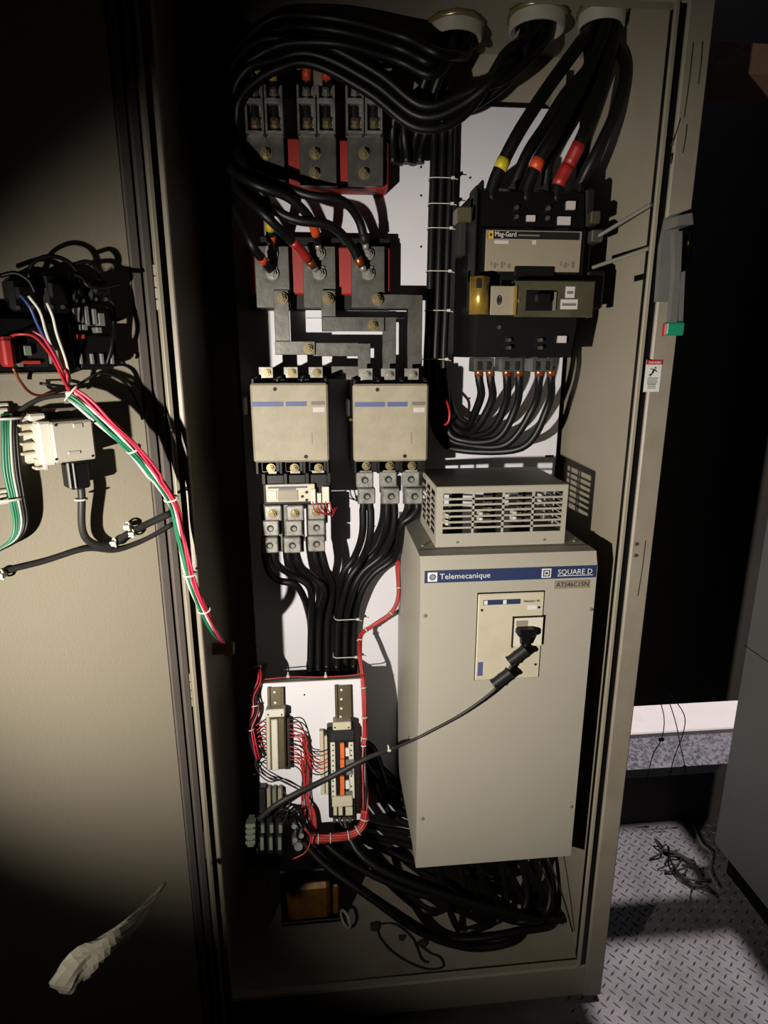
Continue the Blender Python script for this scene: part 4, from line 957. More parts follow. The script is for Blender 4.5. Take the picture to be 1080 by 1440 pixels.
def shell(X, rad, pinned, exempt, hub, arc0, arc1):
    mv = ~pinned; f = mv & ~exempt
    X[:, 0] = np.where(mv, np.clip(X[:, 0], XL + .005 + rad, XR - .001 - rad), X[:, 0])
    X[:, 1] = np.where(mv, np.minimum(X[:, 1], YP - .0005 - rad), X[:, 1])
    X[:, 2] = np.where(mv, np.maximum(X[:, 2], ZB + .0005 + rad), X[:, 2])
    X[:, 1] = np.where(mv & (X[:, 2] < ZS + .01), np.maximum(X[:, 1], .024 + rad), X[:, 1])
    top = mv & ~(hub & (arc0 < .18)); X[:, 2] = np.where(top, np.minimum(X[:, 2], ZT - .001 - rad), X[:, 2])
    by = BDD - CAMD - (BZ1 - X[:, 2]) * math.tan(lean) + .008 + rad
    bh = f & (X[:, 2] < BZ1 + .005) & (X[:, 2] > BZ1 - .30) & (X[:, 0] > BX0 - .02) & (X[:, 0] < BX1 + .015); X[:, 1] = np.where(bh, np.maximum(X[:, 1], np.minimum(by, YP - .0005 - rad)), X[:, 1])
    for hb, r in zip(HUBS, HUBR):                 # stay inside the hub sleeve on the way through it
        dx = X[:, 0] - hb.x; dy = X[:, 1] - hb.y; d = np.hypot(dx, dy); lim = r * .87 - rad
        k = mv & hub & (arc0 < .20) & (X[:, 2] > hb.z - .002) & (d > lim) & (d < .09); sc = np.where(k, lim / np.maximum(d, 1e-6), 1); X[:, 0] = hb.x + dx * sc if k.all() else np.where(k, hb.x + dx * sc, X[:, 0]); X[:, 1] = np.where(k, hb.y + dy * sc, X[:, 1])
LOOM0 = [at(557, 775, 1.43), at(559, 800, 1.43), at(560, 838, 1.42), at(550, 862, 1.41), at(524, 880, 1.41), at(508, 893, 1.40), at(506, 920, 1.36), at(510, 950, BDD)]
settle(QUEUE, boxes, (shell,), static=((resample(catmull(LOOM0, 6), .006), .0062),))
for c in QUEUE:
    o = cable_mesh(c['p'], c['r'], c['label'], c['m'], c['name'], c['cat'], c['group'], c['tapes'], c['n'])
    if c['extra']: c['extra'](o, c['p'])
FEED = [c for c in QUEUE if c['group'].startswith('feeder')]; MOT = [c for c in QUEUE if c['group'] == 'motor cables'][6:]
for y in (252, 288, 322, 382, 437, 505): hull_tie(FEED, at(615, y, 1.46).z, 'white cable tie round the vertical bundle of black feeder cables', 'ties round the vertical bundle', (at(585, y, 1.46).x, at(662, y, 1.46).x))
hull_tie(MOT, at(484, 868, 1.46).z, 'upper white tie round the motor cable run', 'ties round the motor cables', (-.05, .12))
hull_tie(MOT, at(480, 922, 1.46).z, 'lower white tie round the motor cable run', 'ties round the motor cables', (-.05, .12))
for k, l in enumerate(([(770, 1206, 1.215), (784, 1240, 1.205), (796, 1275, 1.195), (805, 1310, 1.180)], [(758, 1212, 1.24), (768, 1236, 1.24), (778, 1258, 1.24)])):
    cable(l, .0022, 'thin grey wire hanging below the starter beside the right wall', 'cable_grey', 'loose_wire', 'wire', 'thin wires under the starter', n=5)

# --- communication lead plugged into the operator panel
lead = [(741, 893, 1.098), (738, 908, 1.094), (727, 924, 1.092), (707, 955, 1.092), (690, 975, 1.094), (648, 1005, 1.10), (600, 1031, 1.10), (582, 1040, 1.105), (560, 1050, 1.14), (545, 1055, 1.17), (512, 1068, 1.20), (462, 1094, 1.20), (420, 1114, 1.18), (388, 1132, 1.17), (364, 1152, 1.17)]
p = path(lead)
t = thing('communication_lead', 'dark grey data lead with two ferrites plugged into the operator panel', 'lead', p[0])
mb = MB(); rr = [.0030 + .0032 * max(0, min(1, (i / len(p) - .55) * 5)) for i in range(len(p))]; mb.tube(p, rr, 8); mb.build('lead', 'cable_grey', t)
c = at(740, 889, 1.10); mb = MB(); mb.box(c.x - .019, c.x + .019, c.y - .010, c.y + .018, c.z - .008, c.z + .008, .004); mb.prism([(c.x - .012, c.z - .006), (c.x + .010, c.z - .006), (c.x + .002, c.z - .026), (c.x - .010, c.z - .026)], c.y - .008, c.y + .006); mb.build('plug', 'black_plastic', t)
for (a, b) in (((738, 914), (717, 930)), ((716, 946), (695, 962))):
    q0, q1 = at(*a, 1.092), at(*b, 1.092); mb = MB(); mb.cyl(q0, q1, .0108, 12)
    for u in (.0, .5, 1.0): e = q0.lerp(q1, u); dd = (q1 - q0).normalized() * .0022; mb.cyl(e - dd, e + dd, .0122 if u != .5 else .0114, 12)
    mb.build('ferrite', 'dark_plastic', t)
tie(at(547, 1052, 1.168), (1, 0, .3), .006, .006, 'white cable tie on the data lead beside the starter', group=None)

# --- loose wires on the cabinet bottom
for k, l in enumerate(([(528, 1296), (535, 1320), (560, 1345), (596, 1362), (622, 1360), (618, 1346), (604, 1340), (585, 1325)], [(530, 1300), (555, 1300), (580, 1320), (592, 1348), (602, 1354)])):
    p = [on_z(x, y, ZB + .006) for x, y in l]; cable(p, .0020, ('long curled dark offcut wire lying on the cabinet bottom', 'shorter dark offcut wire lying inside the long curled one')[k], 'rubber', 'loose_wire', 'wire', 'wire offcuts on the cabinet bottom', world=True, n=5)
for (x, y, s, lb) in ((527, 1305, .012, 'small brown terminal block lying on the cabinet bottom'), (595, 1328, .010, 'small dark wire connector lying on the cabinet bottom'), (565, 1320, .008, 'small rusty clip lying among offcuts on the cabinet bottom')):
    c = on_z(x, y, ZB); mb = MB(); mb.box(c.x - s, c.x + s, c.y - s * .7, c.y + s * .7, ZB, ZB + s, .002); mb.box(c.x - s * .5, c.x + s * .5, c.y - s * .9, c.y - s * .4, ZB, ZB + s * .6, .001); tag(mb.build('scrap_part', 'debris'), lb, 'scrap')

# ================================================================== terminal sub-panel
p0, p1 = at(366, 962, BDD), at(510, 960, BDD)
PX0, PX1 = p0.x, p1.x; PZ1 = p0.z; lean = R(16)
PZ0L = at(360, 1160, 1.355).z
def SP(x, h, z):                                   # sub-panel frame: h proud of the face, z down the face from its top edge
    q = Vector((0, -math.cos(lean), math.sin(lean))); dn = Vector((0, -math.sin(lean), -math.cos(lean)))
    return Vector((x, BDD - CAMD, PZ1)) + q * h + dn * z
PNRM = Vector((0, -math.cos(lean), math.sin(lean))); PORG = Vector((0, BDD - CAMD, PZ1))
def sp(x, y, h=0.0):                               # measured point -> (x, h, z) on the sub-panel
    r = ray(x, y); o = PORG + PNRM * h; t = (o - CAM).dot(PNRM) / r.dot(PNRM); w_ = CAM + r * t
    return w_.x, h, (w_ - o).dot(Vector((0, -math.sin(lean), -math.cos(lean))))
def spw(x, y, h): return SP(*sp(x, y, h))
def sbox(m, r, h0, h1, b=0.0):
    a = sp(r[0], r[1], h1); c = sp(r[2], r[3], h1); e = sp(r[2], r[1], h1); g = sp(r[0], r[3], h1)
    return m.box((a[0] + g[0]) / 2, (e[0] + c[0]) / 2, h0, h1, (a[2] + e[2]) / 2, (g[2] + c[2]) / 2, b, T=SP)
PH = sp(430, 1158)[2]
sub = thing('terminal_board', 'small white board with two terminal rails leaning in the cabinet', 'board', ((PX0 + PX1) / 2, .3, PZ1 - PH))
m = MB(); m.box(PX0 - .006, PX1 + .004, -.003, 0, 0, PH, T=SP); m.build('plate', 'white_plate', sub)
m = MB(); m.box(PX0, PX1, -.030, 0, -.002, 0, T=SP); fg = m.build('top_flange', 'paint', sub)
for x in (PX0 - .002, PX1 + .002): m = MB(); m.box(x - .004, x + .004, BDD - CAMD + .016, YP - .001, PZ1 - .05, PZ1 - .03); m.build('bracket', 'zinc', sub)
for (x, y) in ((428, 977), (358, 1089), (366, 1101)):
    m = MB(); c = spw(x, y, .0); m.cyl(c, c + PNRM * .0008, .0022, 8); m.build('hole', 'ink', sub)
for k, x in enumerate((405, 458)): tie(spw(x, 952, .002) + Vector((0, .01, .0)), (1, 0, 0), .006, .006, 'white cable tie standing on the top edge of the terminal panel', group='ties on the panel edge')
for (ra, hs) in (((376, 967, 399, 996), ((386, 973), (387, 988))), ((471, 964, 494, 1014), ((480, 970), (480, 983), (480, 996), (479, 1008)))):
    m = MB(); sbox(m, ra, 0, .008); rl = m.build('mounting_rail', 'rail', sub)
    for xa in (ra[0], ra[2] - 4): m = MB(); sbox(m, (xa, ra[1], xa + 4, ra[3]), .002, .012, .001); m.build('rail_lip', 'rail', rl)
    for (x, y) in hs: c = spw(x, y, .008); m = MB(); m.cyl(c, c + PNRM * .002, .0030, 10); m.build('rail_screw', 'pale_plastic', rl)
# left terminal strip
ts = thing('terminal_strip', 'long beige terminal strip on the sub-panel with red wires on both flanks', 'terminal strip', SP(PX0 + .03, .02, .2))
m = MB(); sbox(m, (373, 997.5, 400, 1009), 0, .040, .002); ec = m.build('end_clamp', 'pale_plastic', ts)
for x in (377, 396): c = spw(x, 1005, .040); m = MB(); m.cyl(c, c + PNRM * .0015, .002, 8); m.build('screw', 'ink', ec)
m = MB(); sbox(m, (374, 1008, 402, 1083), 0, .034, .004); tb = m.build('terminal_body', 'rail', ts)
m = MB(); sbox(m, (382, 1012, 391, 1084), .034, .039, .002); m.build('marker_strip', 'pale_plastic', ts)
m = MB(); sbox(m, (375, 1009, 380, 1083), .034, .036, .001); m.build('marker_rib', 'beige_plastic', ts)
m = MB(); sbox(m, (400, 1010, 408, 1082), 0, .022, .001); m.build('wire_entry', 'dark_plastic', ts)
# right relay strip
rs = thing('relay_strip', 'black interface relay strip with orange modules on the sub-panel', 'relay strip', SP(PX1 - .04, .02, .2))
m = MB(); sbox(m, (468, 1015.5, 494, 1027), 0, .045, .002); ec = m.build('end_clamp', 'beige_plastic', rs)
for x in (471, 490): c = spw(x, 1023, .045); m = MB(); m.cyl(c, c + PNRM * .0015, .002, 8); m.build('screw', 'ink', ec)
m = MB(); sbox(m, (461, 1022, 500, 1150), 0, .038, .003); bd = m.build('body', 'black_plastic', rs)
m = MB(); sbox(m, (463, 1026, 499, 1043), .030, .043, .003); m.build('end_cap', 'dark_plastic', rs)
for (xa, xb, nm) in ((465.5, 472, 0), (491, 498, 1)):
    m = MB(); sbox(m, (xa, 1044, xb, 1123), .036, .042, .001); sr = m.build('screw_strip', 'pale_plastic', rs)
    for k in range(11):
        if nm and k % 4 == 3: continue
        c = spw((xa + xb) / 2 - .5, 1048 + k * 7.2, .042); m = MB(); m.cyl(c, c + PNRM * .001, .0019, 8); m.build('screw', 'ink', sr)
for k, (a, b) in enumerate(((1045, 1067), (1068, 1080), (1092, 1110), (1110, 1119))):
    m = MB(); sbox(m, (478.5, a, 484.5, b), .036, .046, .001); m.build('relay_module', 'orange', rs)
for (a, b) in ((1052, 1064), (1098, 1110)):
    m = MB(); sbox(m, (486, a, 492, b), .036, .045, .001); m.build('white_tag', 'print_white', rs)
for r in ((486, 1068, 497, 1076), (487, 1082, 497, 1090), (486, 1113, 496, 1119)):
    m = MB(); sbox(m, r, .036, .043, .001); m.build('grey_insert', 'handle_grey', rs)
m = MB(); sbox(m, (467, 1120, 496, 1135), 0, .046, .002); sbox(m, (469, 1135, 474, 1147), .01, .042, .001); sbox(m, (476, 1135, 482, 1147), .01, .042, .001); sbox(m, (486, 1135, 496, 1147), .01, .042, .001); m.build('end_terminal', 'beige_plastic', rs)
m = MB(); sbox(m, (450, 1028, 456, 1118), 0, .02, .001); sbox(m, (457, 1035, 462, 1118), 0, .02, .001); m.build('marker_rail', 'beige_plastic', rs)
for k in range(4):
    m = MB(); sbox(m, (468 + k * 7, 1149, 473 + k * 7, 1157), .005, .032, .001); m.build('jumper', 'tin', rs)
# control wires between strip, loom and relays
for k in range(11):
    y = 1012 + k * 6.2; jx, jy = random.uniform(-3, 3), random.uniform(-2, 2)
    y2 = 1052 + (k % 6) * 6
    l = [(405, y, .018), (416 + jx, y + 2 + jy, .026), (426 + (k % 4) * 2, y + 12, .022), (431 + jx, max(y + 26, 1050 + k * 2), .02), (438, y2 + 4, .022), (452 + jx, y2 + 6 + jy, .022), (464, y2, .02)] if k < 6 else \
        [(405, y, .018), (416 + jx, y + 3 + jy, .026), (424, y + 12, .022), (427 + jx, 1095 + k, .02), (424 + jx, 1115, .02), (432 + k, 1138, .02), (436 + k, 1165, .025)]
    mb = MB(); mb.tube(catmull([spw(*q) for q in l], 5), .0015, 5)
    tag(mb.build('control_wire', 'red_wire' if k % 5 else 'rubber'), 'thin red control wire from the terminal strip towards the relay strip' if k % 5 else 'thin black control wire from the terminal strip towards the relay strip', 'wire', 'control wires between the strips')
for k in range(9):
    y = 1018 + k * 7; j = random.uniform(-3, 3)
    l = [(376, y, .018), (367 + j, y - 4, .022), (358 + j * .5, y + 2, .02), (353 + k % 3 * 2, y - 16, .02), (354, 985 - k, .02), (358, 965, .015)] if k < 6 else [(376, y, .018), (366, y - 2, .022), (362 + j, y + 10, .02), (372 + 3 * k - 18, y + 25, .02), (398 + j, 1098, .02), (425, 1106 + k, .02)]
    mb = MB(); mb.tube(catmull([spw(*q) for q in l], 5), .0015, 5)
    tag(mb.build('control_wire', 'red_wire' if k < 6 else 'rubber'), 'thin red control wire on the outer flank of the terminal strip' if k < 6 else 'thin black wire running from the terminal strip to the fuse block', 'wire', 'control wires on the outer flank')
for k in range(5):                                  # loom in the middle
    l = [(424 + k * 2, 1030 + k * 3, .018), (428 + k * 1.5, 1062, .018), (426 + k * 2, 1090, .018), (424 + k * 2.4, 1120, .02), (428 + k * 3, 1160, .025)]
    mb = MB(); mb.tube(catmull([spw(*q) for q in l], 5), .0017, 5); tag(mb.build('control_wire', 'red_wire' if k != 2 else 'rubber'), 'control wire in the loom running down between the two strips', 'wire', 'loom between the strips')
# red looms: left flank, right flank, drop from above, thick run at the bottom
def loom(pts, n, spread, r, mats, label, ties=(), world=True):
    t = thing('wire_loom', label, 'wire loom', pts[-1])
    p = catmull(pts, 6)
    for j in range(n):
        q = []
        for i, c in enumerate(p):
            tt = (p[min(i + 1, len(p) - 1)] - p[max(i - 1, 0)]).normalized(); u = tt.cross(Vector((0, 1, 0))).normalized(); v = tt.cross(u)
            a = 2 * math.pi * j / n + i * .12; q.append(c + (u * math.cos(a) + v * math.sin(a)) * spread)
        mb = MB(); mb.tube(q, r, 6); mb.build('wire', mats[j % len(mats)], t)
    for u in ties:
        i = min(int(u * (len(p) - 1)), len(p) - 2); tt = (p[i + 1] - p[i]).normalized(); a = tt.cross(Vector((0, 1, 0))).normalized(); b = tt.cross(a)
        mb = MB(); mb.ring(p[i], a, b, spread + r * 1.2, spread + r * 1.2, .0016); mb.build('tie', 'tie_white', t)
    return t
loom(LOOM0, 5, .0032, .0024, ('red_wire', 'red_loom'), 'red wire loom stepping down beside the soft starter to the panel', (.25, .45, .66, .78))
loom([spw(510, 950, .0), spw(512, 985, .004), spw(513, 1030, .004), spw(511, 1048, .006)], 5, .0036, .0026, ('red_wire',), 'red wire loom down the starter side of the terminal panel', (.2, .5, .8))
loom([spw(511, 1050, .0), spw(512, 1085, .0), spw(514, 1120, .006), spw(513, 1142, .012)], 4, .005, .0022, ('rubber', 'red_wire'), 'dark wire loom beside the relay strip', ())
loom([spw(513, 1138, .012), spw(511, 1158, .014), spw(498, 1172, .016), spw(470, 1178, .018), spw(436, 1180, .02)], 7, .0062, .0038, ('red_loom', 'red_wire'), 'thick red wire loom along the bottom of the terminal panel', (.2, .42, .62, .80, .92))
loom([spw(362, 936, -.01), spw(364, 955, .010), spw(357, 978, .022), spw(359, 1000, .030), spw(352, 1022, .032), spw(357, 1045, .030), spw(364, 1066, .024)], 6, .0062, .0020, ('red_wire', 'magenta_wire', 'rubber'), 'red wire loom down the outer edge of the terminal panel', (.05, .45, .7))
cable([spw(365, 956, -.003), spw(410, 952, -.006), spw(455, 952, -.006), spw(500, 949, -.004), spw(508, 945, 0)], .0016, 'thin red wire along the top flange of the terminal panel', 'red_wire', 'control_wire', 'wire', world=True, n=5)
# fuse block and its black wiring at the lower corner of the panel
fb = thing('fuse_block', 'grey-green finned fuse block at the bottom corner of the terminal panel', 'fuse block', spw(380, 1200, .05))
m = MB(); sbox(m, (347, 1158, 357, 1192), .03, .075, .002)
for k in range(4): sbox(m, (345, 1159 + k * 8, 359, 1164 + k * 8), .05, .080, .001)
m.build('terminal_rail', 'green_block', fb)
for k in range(3):
    m = MB(); x = 362 + k * 12.5; sbox(m, (x, 1150, x + 10, 1206), .0, .055, .002); md = m.build('fuse_holder', 'black_plastic', fb)
    m = MB(); sbox(m, (x + 5, 1160, x + 10, 1172), .05, .064, .001); sbox(m, (x + 4, 1178, x + 9, 1196), .05, .062, .001); m.build('clip', 'green_block', md)
m = MB(); sbox(m, (364, 1108, 374, 1150), 0, .03, .002); m.build('black_post', 'black_plastic', fb)
for k in range(3): m = MB(); sbox(m, (375 + k * 8, 1109, 381 + k * 8, 1150), 0, .024, .002); m.build('pale_terminal', 'green_block' if k == 1 else 'grey_face', fb)
for k in range(6):
    mb = MB(); mb.tube(catmull([spw(372 + k * 6, 1150, .05), spw(380 + k * 8, 1136 + k, .06), spw(402 + k * 5, 1140 + 3 * k, .05), spw(410 + k * 6, 1165, .03)], 5), .0028, 6)
    tag(mb.build('fuse_wire', 'cable_black'), 'short black wire arching from the fuse block', 'wire', 'black fuse block wires')
for k, (x, y) in enumerate(((414, 1159), (415, 1178), (424, 1172), (420, 1187))):
    m = MB(); c = spw(x, y, .04); m.cyl(c, c + PNRM * .012, .006 if k < 3 else .010, 12); m.cyl(c - PNRM * .03, c, .004, 8); tag(m.build('stud_terminal', 'tin_lug'), 'bright stud terminal between the fuse block and the red loom', 'terminal', 'bright stud terminals')
cable([spw(398, 1112, .06), spw(407, 1125, .07), spw(404, 1145, .07), spw(396, 1160, .065)], .0016, 'thin grey wire curling down over the fuse block', 'cable_grey', 'control_wire', 'wire', world=True, n=5)
cable([spw(428, 1165, .05), spw(437, 1178, .05), spw(430, 1198, .05), spw(412, 1208, .05)], .0020, 'thin red wire curling below the stud terminals', 'red_wire', 'control_wire', 'wire', world=True, n=5)
cable([spw(361, 1192, .06), spw(366, 1215, .06), spw(376, 1240, .05), spw(384, 1256, .05)], .0018, 'thin grey wire dropping from the fuse block to the transformer', 'cable_grey', 'control_wire', 'wire', world=True, n=5)

# ---- control transformer on the cabinet bottom
c = on_z(442, 1300, ZB); x0, x1 = at(394, 1270, c.y + CAMD).x, at(486, 1270, c.y + CAMD).x; zt = at(440, 1236, c.y + CAMD).z
t = thing('control_transformer', 'dark control transformer with amber windings on the cabinet bottom', 'transformer', (c.x, c.y + .05, ZB))
m = MB(); m.box(x0, x1, c.y, c.y + .11, ZB, ZB + .012, .002); m.build('foot', 'black_plastic', t)
m = MB(); m.box(x0, x0 + .018, c.y + .008, c.y + .10, ZB + .012, zt, .003); m.box(x1 - .04, x1, c.y + .008, c.y + .10, ZB + .012, zt, .003); m.box(x0, x1, c.y + .008, c.y + .10, zt - .02, zt + .02, .003); m.build('core', 'black_plastic', t)
m = MB(); m.box(x0 + .018, x1 - .04, c.y - .002, c.y + .10, ZB + .014, zt - .02, .010); m.build('winding', 'amber_core', t)
m = MB(); m.box(x1 - .034, x1 - .016, c.y + .004, c.y + .06, ZB + .02, zt - .03, .005); m.build('winding', 'amber_core', t)
c = on_z(486, 1296, ZB + .02); m = MB(); m.ring((c.x, c.y, ZB + .028), (.5, -.8, 0), (0, 0, 1), .022, .022, .004); tag(m.build('cable_clip', 'hood_grey'), 'pale ring clip standing beside the control transformer', 'clip')
# brass fitting on the dark left wall
c = at(314, 912, 1.30); m = MB(); m.cyl((XL + .004, c.y, c.z), (XL + .05, c.y, c.z), .014, 16); m.cyl((XL + .03, c.y, c.z), (XL + .045, c.y, c.z), .018, 6); tag(m.build('cable_gland', 'brass'), 'brass cable gland on the dark inner cabinet wall', 'gland')

# ================================================================== things mounted on the open door
def dbx(m, r, h0, h1, b=0.0):                      # box on the door from a measured rectangle, front face at h1
    a, c = dloc(door(r[0], r[1], h1)), dloc(door(r[2], r[3], h1)); e, g = dloc(door(r[2], r[1], h1)), dloc(door(r[0], r[3], h1))
    return m.box((a[0] + g[0]) / 2, (c[0] + e[0]) / 2, h0, h1, (a[2] + e[2]) / 2, (c[2] + g[2]) / 2, b, T=dworld)
def dp(l, k=5): return catmull([door(x, y, h) for x, y, h in l], k)
def dtag(mb, name, m_, label, cat, group=None): return tag(mb.build(name, m_), label, cat, group)
ctl = thing('control_block', 'black control module with screw terminals mounted on the open door', 'control module', door(60, 530, 0))
m = MB(); dbx(m, (-40, 446, 103, 522), 0, .045, .003); m.build('housing', 'black_plastic', ctl)
m = MB(); dbx(m, (-40, 524, 100, 534), 0, .036, .002); m.build('shelf', 'paint', ctl)
m = MB(); dbx(m, (18, 482, 66, 516), .03, .0455); fc = m.build('dark_face', 'dark_plastic', ctl)
m = MB(); dbx(m, (21, 487, 29, 505), .045, .053, .001); m.build('slide', 'handle_grey', fc)
m = MB(); dbx(m, (34, 486, 45, 500), .045, .053, .001); m.build('slide', 'green_block', fc)
m = MB(); dbx(m, (30, 507, 58, 512), .045, .052, .001); m.build('red_lever', 'print_red', fc)
m = MB(); dbx(m, (25, 509, 34, 516), .045, .052, .001); m.build('slide', 'handle_grey', fc)
for k in range(6):
    m = MB(); dbx(m, (70 + k * 5.4, 492 + (k % 2) * 4, 73.5 + k * 5.4, 512 + (k % 3) * 3), .02, .050, .001); m.build('terminal', 'handle_grey' if k % 2 == 0 else 'dark_plastic', ctl)
rc = thing('red_connector', 'bright red pluggable connector on the door control module', 'connector', door(20, 517, .05))
m = MB(); dbx(m, (5, 476, 20, 516), .040, .066, .003); dbx(m, (8, 482, 22, 512), .040, .060, .002); m.build('housing', 'print_red', rc)
m = MB(); dbx(m, (3, 473, 16, 478), .045, .062, .001); m.build('latch', 'red_wire', rc)
sels = (((62, 383, 99, 441), 'tall black contact block at the top of the door wiring'), ((14, 390, 57, 441), 'black contact block above the red connector on the door'), ((126, 394, 158, 426), 'black contact block beside the door edge gasket'), ((104, 398, 121, 428), 'slim black contact block between two door contact blocks'))
for ((x0, y0, x1, y1), lb) in sels:
    w_, h_ = x1 - x0, y1 - y0
    t = thing('contact_block', lb, 'contact block', door((x0 + x1) / 2, y1, 0), 'door contact blocks')
    m = MB(); dbx(m, (x0, y0, x1, y1), 0, .034, .006); m.build('body', 'black_plastic', t)
    m = MB(); dbx(m, (x0 + w_ * .2, y0 + h_ * .2, x1 - w_ * .12, y1 - h_ * .35), .033, .044, .004); m.build('cap', 'black_plastic', t)
    for u in (.25, .7): c = door(x0 + w_ * u, y1 - h_ * .16, .034); m = MB(); m.cyl(c, c + DN * .003, .003, 8); m.build('screw', 'tin', t)
t = thing('terminal_cluster', 'grey terminal cluster with bare screws at the edge of the door wiring', 'terminal block', door(140, 470, .03))
for k, r in enumerate(((112, 432, 118, 452), (120, 430, 126, 458), (131, 434, 137, 456), (139, 440, 148, 458), (116, 456, 124, 464), (136, 460, 144, 468))):
    m = MB(); dbx(m, r, .0, .050, .001); m.build('terminal', 'handle_grey', t)
m = MB(); dbx(m, (109, 469, 160, 520), .0, .035, .004); m.build('carrier', 'black_plastic', t)
for k, x in enumerate((112, 128, 142, 156)):
    m = MB(); dbx(m, (x, 497, x + 5, 512), .034, .040, .001); m.build('terminal', 'handle_grey', t)
m = MB(); dbx(m, (110, 470, 120, 476), .03, .046, .001); m.build('red_clip', 'print_red', t)
# black wire loops round the contact blocks
for k, l in enumerate(([(40, 392, 0.025), (46, 370, 0.030), (70, 360, 0.035), (96, 368, 0.035), (111, 388, 0.030), (112, 401, 0.022)], [(104, 372, 0.030), (124, 368, 0.035), (138, 380, 0.032), (142, 397, 0.024)],
                       [(98, 385, 0.030), (115, 390, 0.045), (124, 402, 0.050), (144, 404, 0.050), (168, 399, 0.040)], [(142, 415, 0.030), (158, 425, 0.030), (162, 445, 0.025), (160, 475, 0.025), (163, 500, 0.020)],
                       [(0, 388, 0.025), (22, 384, 0.036), (40, 394, 0.042), (50, 412, 0.043)], [(150, 430, 0.035), (160, 455, 0.035), (158, 480, 0.042), (155, 496, 0.041), (150, 512, 0.036)],
                       [(158, 505, 0.025), (172, 508, 0.025), (176, 512, 0.020)], [(165, 450, 0.025), (176, 446, 0.020)], [(112, 540, 0.015), (140, 525, 0.025), (165, 530, 0.025), (185, 550, 0.015), (196, 575, 0.010), (200, 590, 0.007)],
                       [(56, 539, .010), (70, 541, .016), (95, 544, .015), (110, 548, .010)])):
    m = MB(); m.tube(dp(l), .0030 if k < 6 else .0022, 6); dtag(m, 'door_wire', 'cable_black', ('large black wire arch over the tall door contact block', 'smaller black wire arch beside the large one on the door', 'black wire dipping between two arches and ending in a stub', 'black wire running down the outer edge of the terminal cluster', 'black wire entering from the door side above the blue wire', 'black wire inside the outer edge wire of the terminal cluster', 'short black wire stub low beside the terminal cluster', 'short black wire stub halfway up the terminal cluster', 'black wire trailing from the loom tie towards the hinge', 'black wire passing under the control module shelf')[k], 'wire', 'black door wire loops')
# coloured wires
W = (('blue_wire', [(28, 414, .08), (42, 432, .09), (52, 455, .085), (62, 475, .075), (78, 508, .06), (95, 540, .04)], 'thin blue wire falling from the door contact blocks'),
     ('white_wire', [(40, 416, .09), (56, 438, .09), (65, 468, .08), (76, 495, .065), (98, 540, .04)], 'thin pale wire beside the blue one on the door'),
     ('white_wire', [(66, 426, .09), (74, 445, .09), (80, 470, .08), (92, 505, .06), (99, 535, .04)], 'thin white wire hanging among the door contact blocks'),
     ('red_wire', [(14, 473, .056), (28, 470, .07), (48, 473, .075), (66, 492, .07), (80, 515, .06), (92, 540, .045), (102, 552, .035)], 'red wire arching from the top of the red connector'),
     ('magenta_wire', [(46, 466, .07), (60, 474, .075), (74, 495, .07), (84, 515, .06), (92, 535, .045), (102, 552, .035)], 'pinkish red wire arching over the door control module'),
     ('magenta_wire', [(90, 520, .055), (95, 528, .05), (94, 545, .04), (102, 553, .035)], 'short pink wire dropping to the tie on the door loom'),
     ('copper', [(18, 517, .055), (28, 535, .05), (40, 550, .03), (55, 556, .02), (80, 552, .02)], 'thin brown wire sagging below the red connector'),
     ('orange', [(82, 485, .06), (86, 505, .055), (92, 522, .05), (94, 535, .045)], 'thin orange wire beside the terminals on the door'),
     ('rubber', [(20, 585, .01), (38, 570, .015), (60, 560, .02), (85, 556, .025), (102, 555, .03)], 'dark lead curving from the door edge to the loom tie'))
for mm, l, lb in W:
    m = MB(); m.tube(dp(l), .0020 if mm != 'rubber' else .0035, 6); dtag(m, 'door_wire', mm, lb, 'wire')
# main loom from the door into the cabinet
base = [door(100, 553, .045), door(125, 572, .055), door(152, 597, .062), door(185, 628, .062), door(212, 660, .055), at(243, 706, 1.035), at(255, 755, 1.05), at(266, 803, 1.055), at(281, 845, 1.07), at(301, 884, 1.11), at(312, 900, 1.20)]
lm = thing('door_loom', 'loom of red, green, white and black wires crossing from door to cabinet', 'wire loom', base[-1])
offs = {'magenta_wire': (.004, .006), 'red_wire': (.0065, .008), 'green_wire': (-.004, -.004), 'white_wire': (-.001, .000), 'rubber': (-.008, -.008), 'cable_black': (-.005, -.002)}
lists = []
for j, (mm, a, b, c) in enumerate((('magenta_wire', .010, .004, 0), ('magenta_wire', .007, .006, 1), ('red_wire', .008, .001, 2), ('green_wire', -.004, .006, 3), ('green_wire', -.001, .007, 4), ('white_wire', -.0075, .004, 5), ('white_wire', .0020, .005, 6), ('cable_black', -.008, -.002, 7), ('cable_black', -.004, -.004, 8), ('cable_black', .003, -.004, 9), ('rubber', .0, -.006, 10))):
    p = catmull(base, 6); q = []
    for i, cc in enumerate(p):
        tt = (p[min(i + 1, len(p) - 1)] - p[max(i - 1, 0)]).normalized(); u = tt.cross(Vector((.3, 1, 0))).normalized(); v = tt.cross(u)
        if u.x < 0: u = -u
        if v.y > 0: v = -v
        wv = .0015 * math.sin(i * .35 + j * 1.7); fl = 1.15 if i < 26 else .75
        q.append(cc + u * (a * fl + wv) + v * b)
    m = MB(); m.tube(q, .0024, 6); m.build('wire', mm, lm)
for (i, L) in ((0, .012), (3.1, .009), (4.9, .009), (7.1, .009), (8.3, .009)):
    p = catmull(base, 10); i = int(i * 10); tt = (p[i + 1] - p[i]).normalized(); u = tt.cross(Vector((.3, 1, 0))).normalized(); v = tt.cross(u)
    m = MB(); m.ring(p[i], u, v, L + .003, .009, .0018); m.build('tie', 'tie_white', lm)
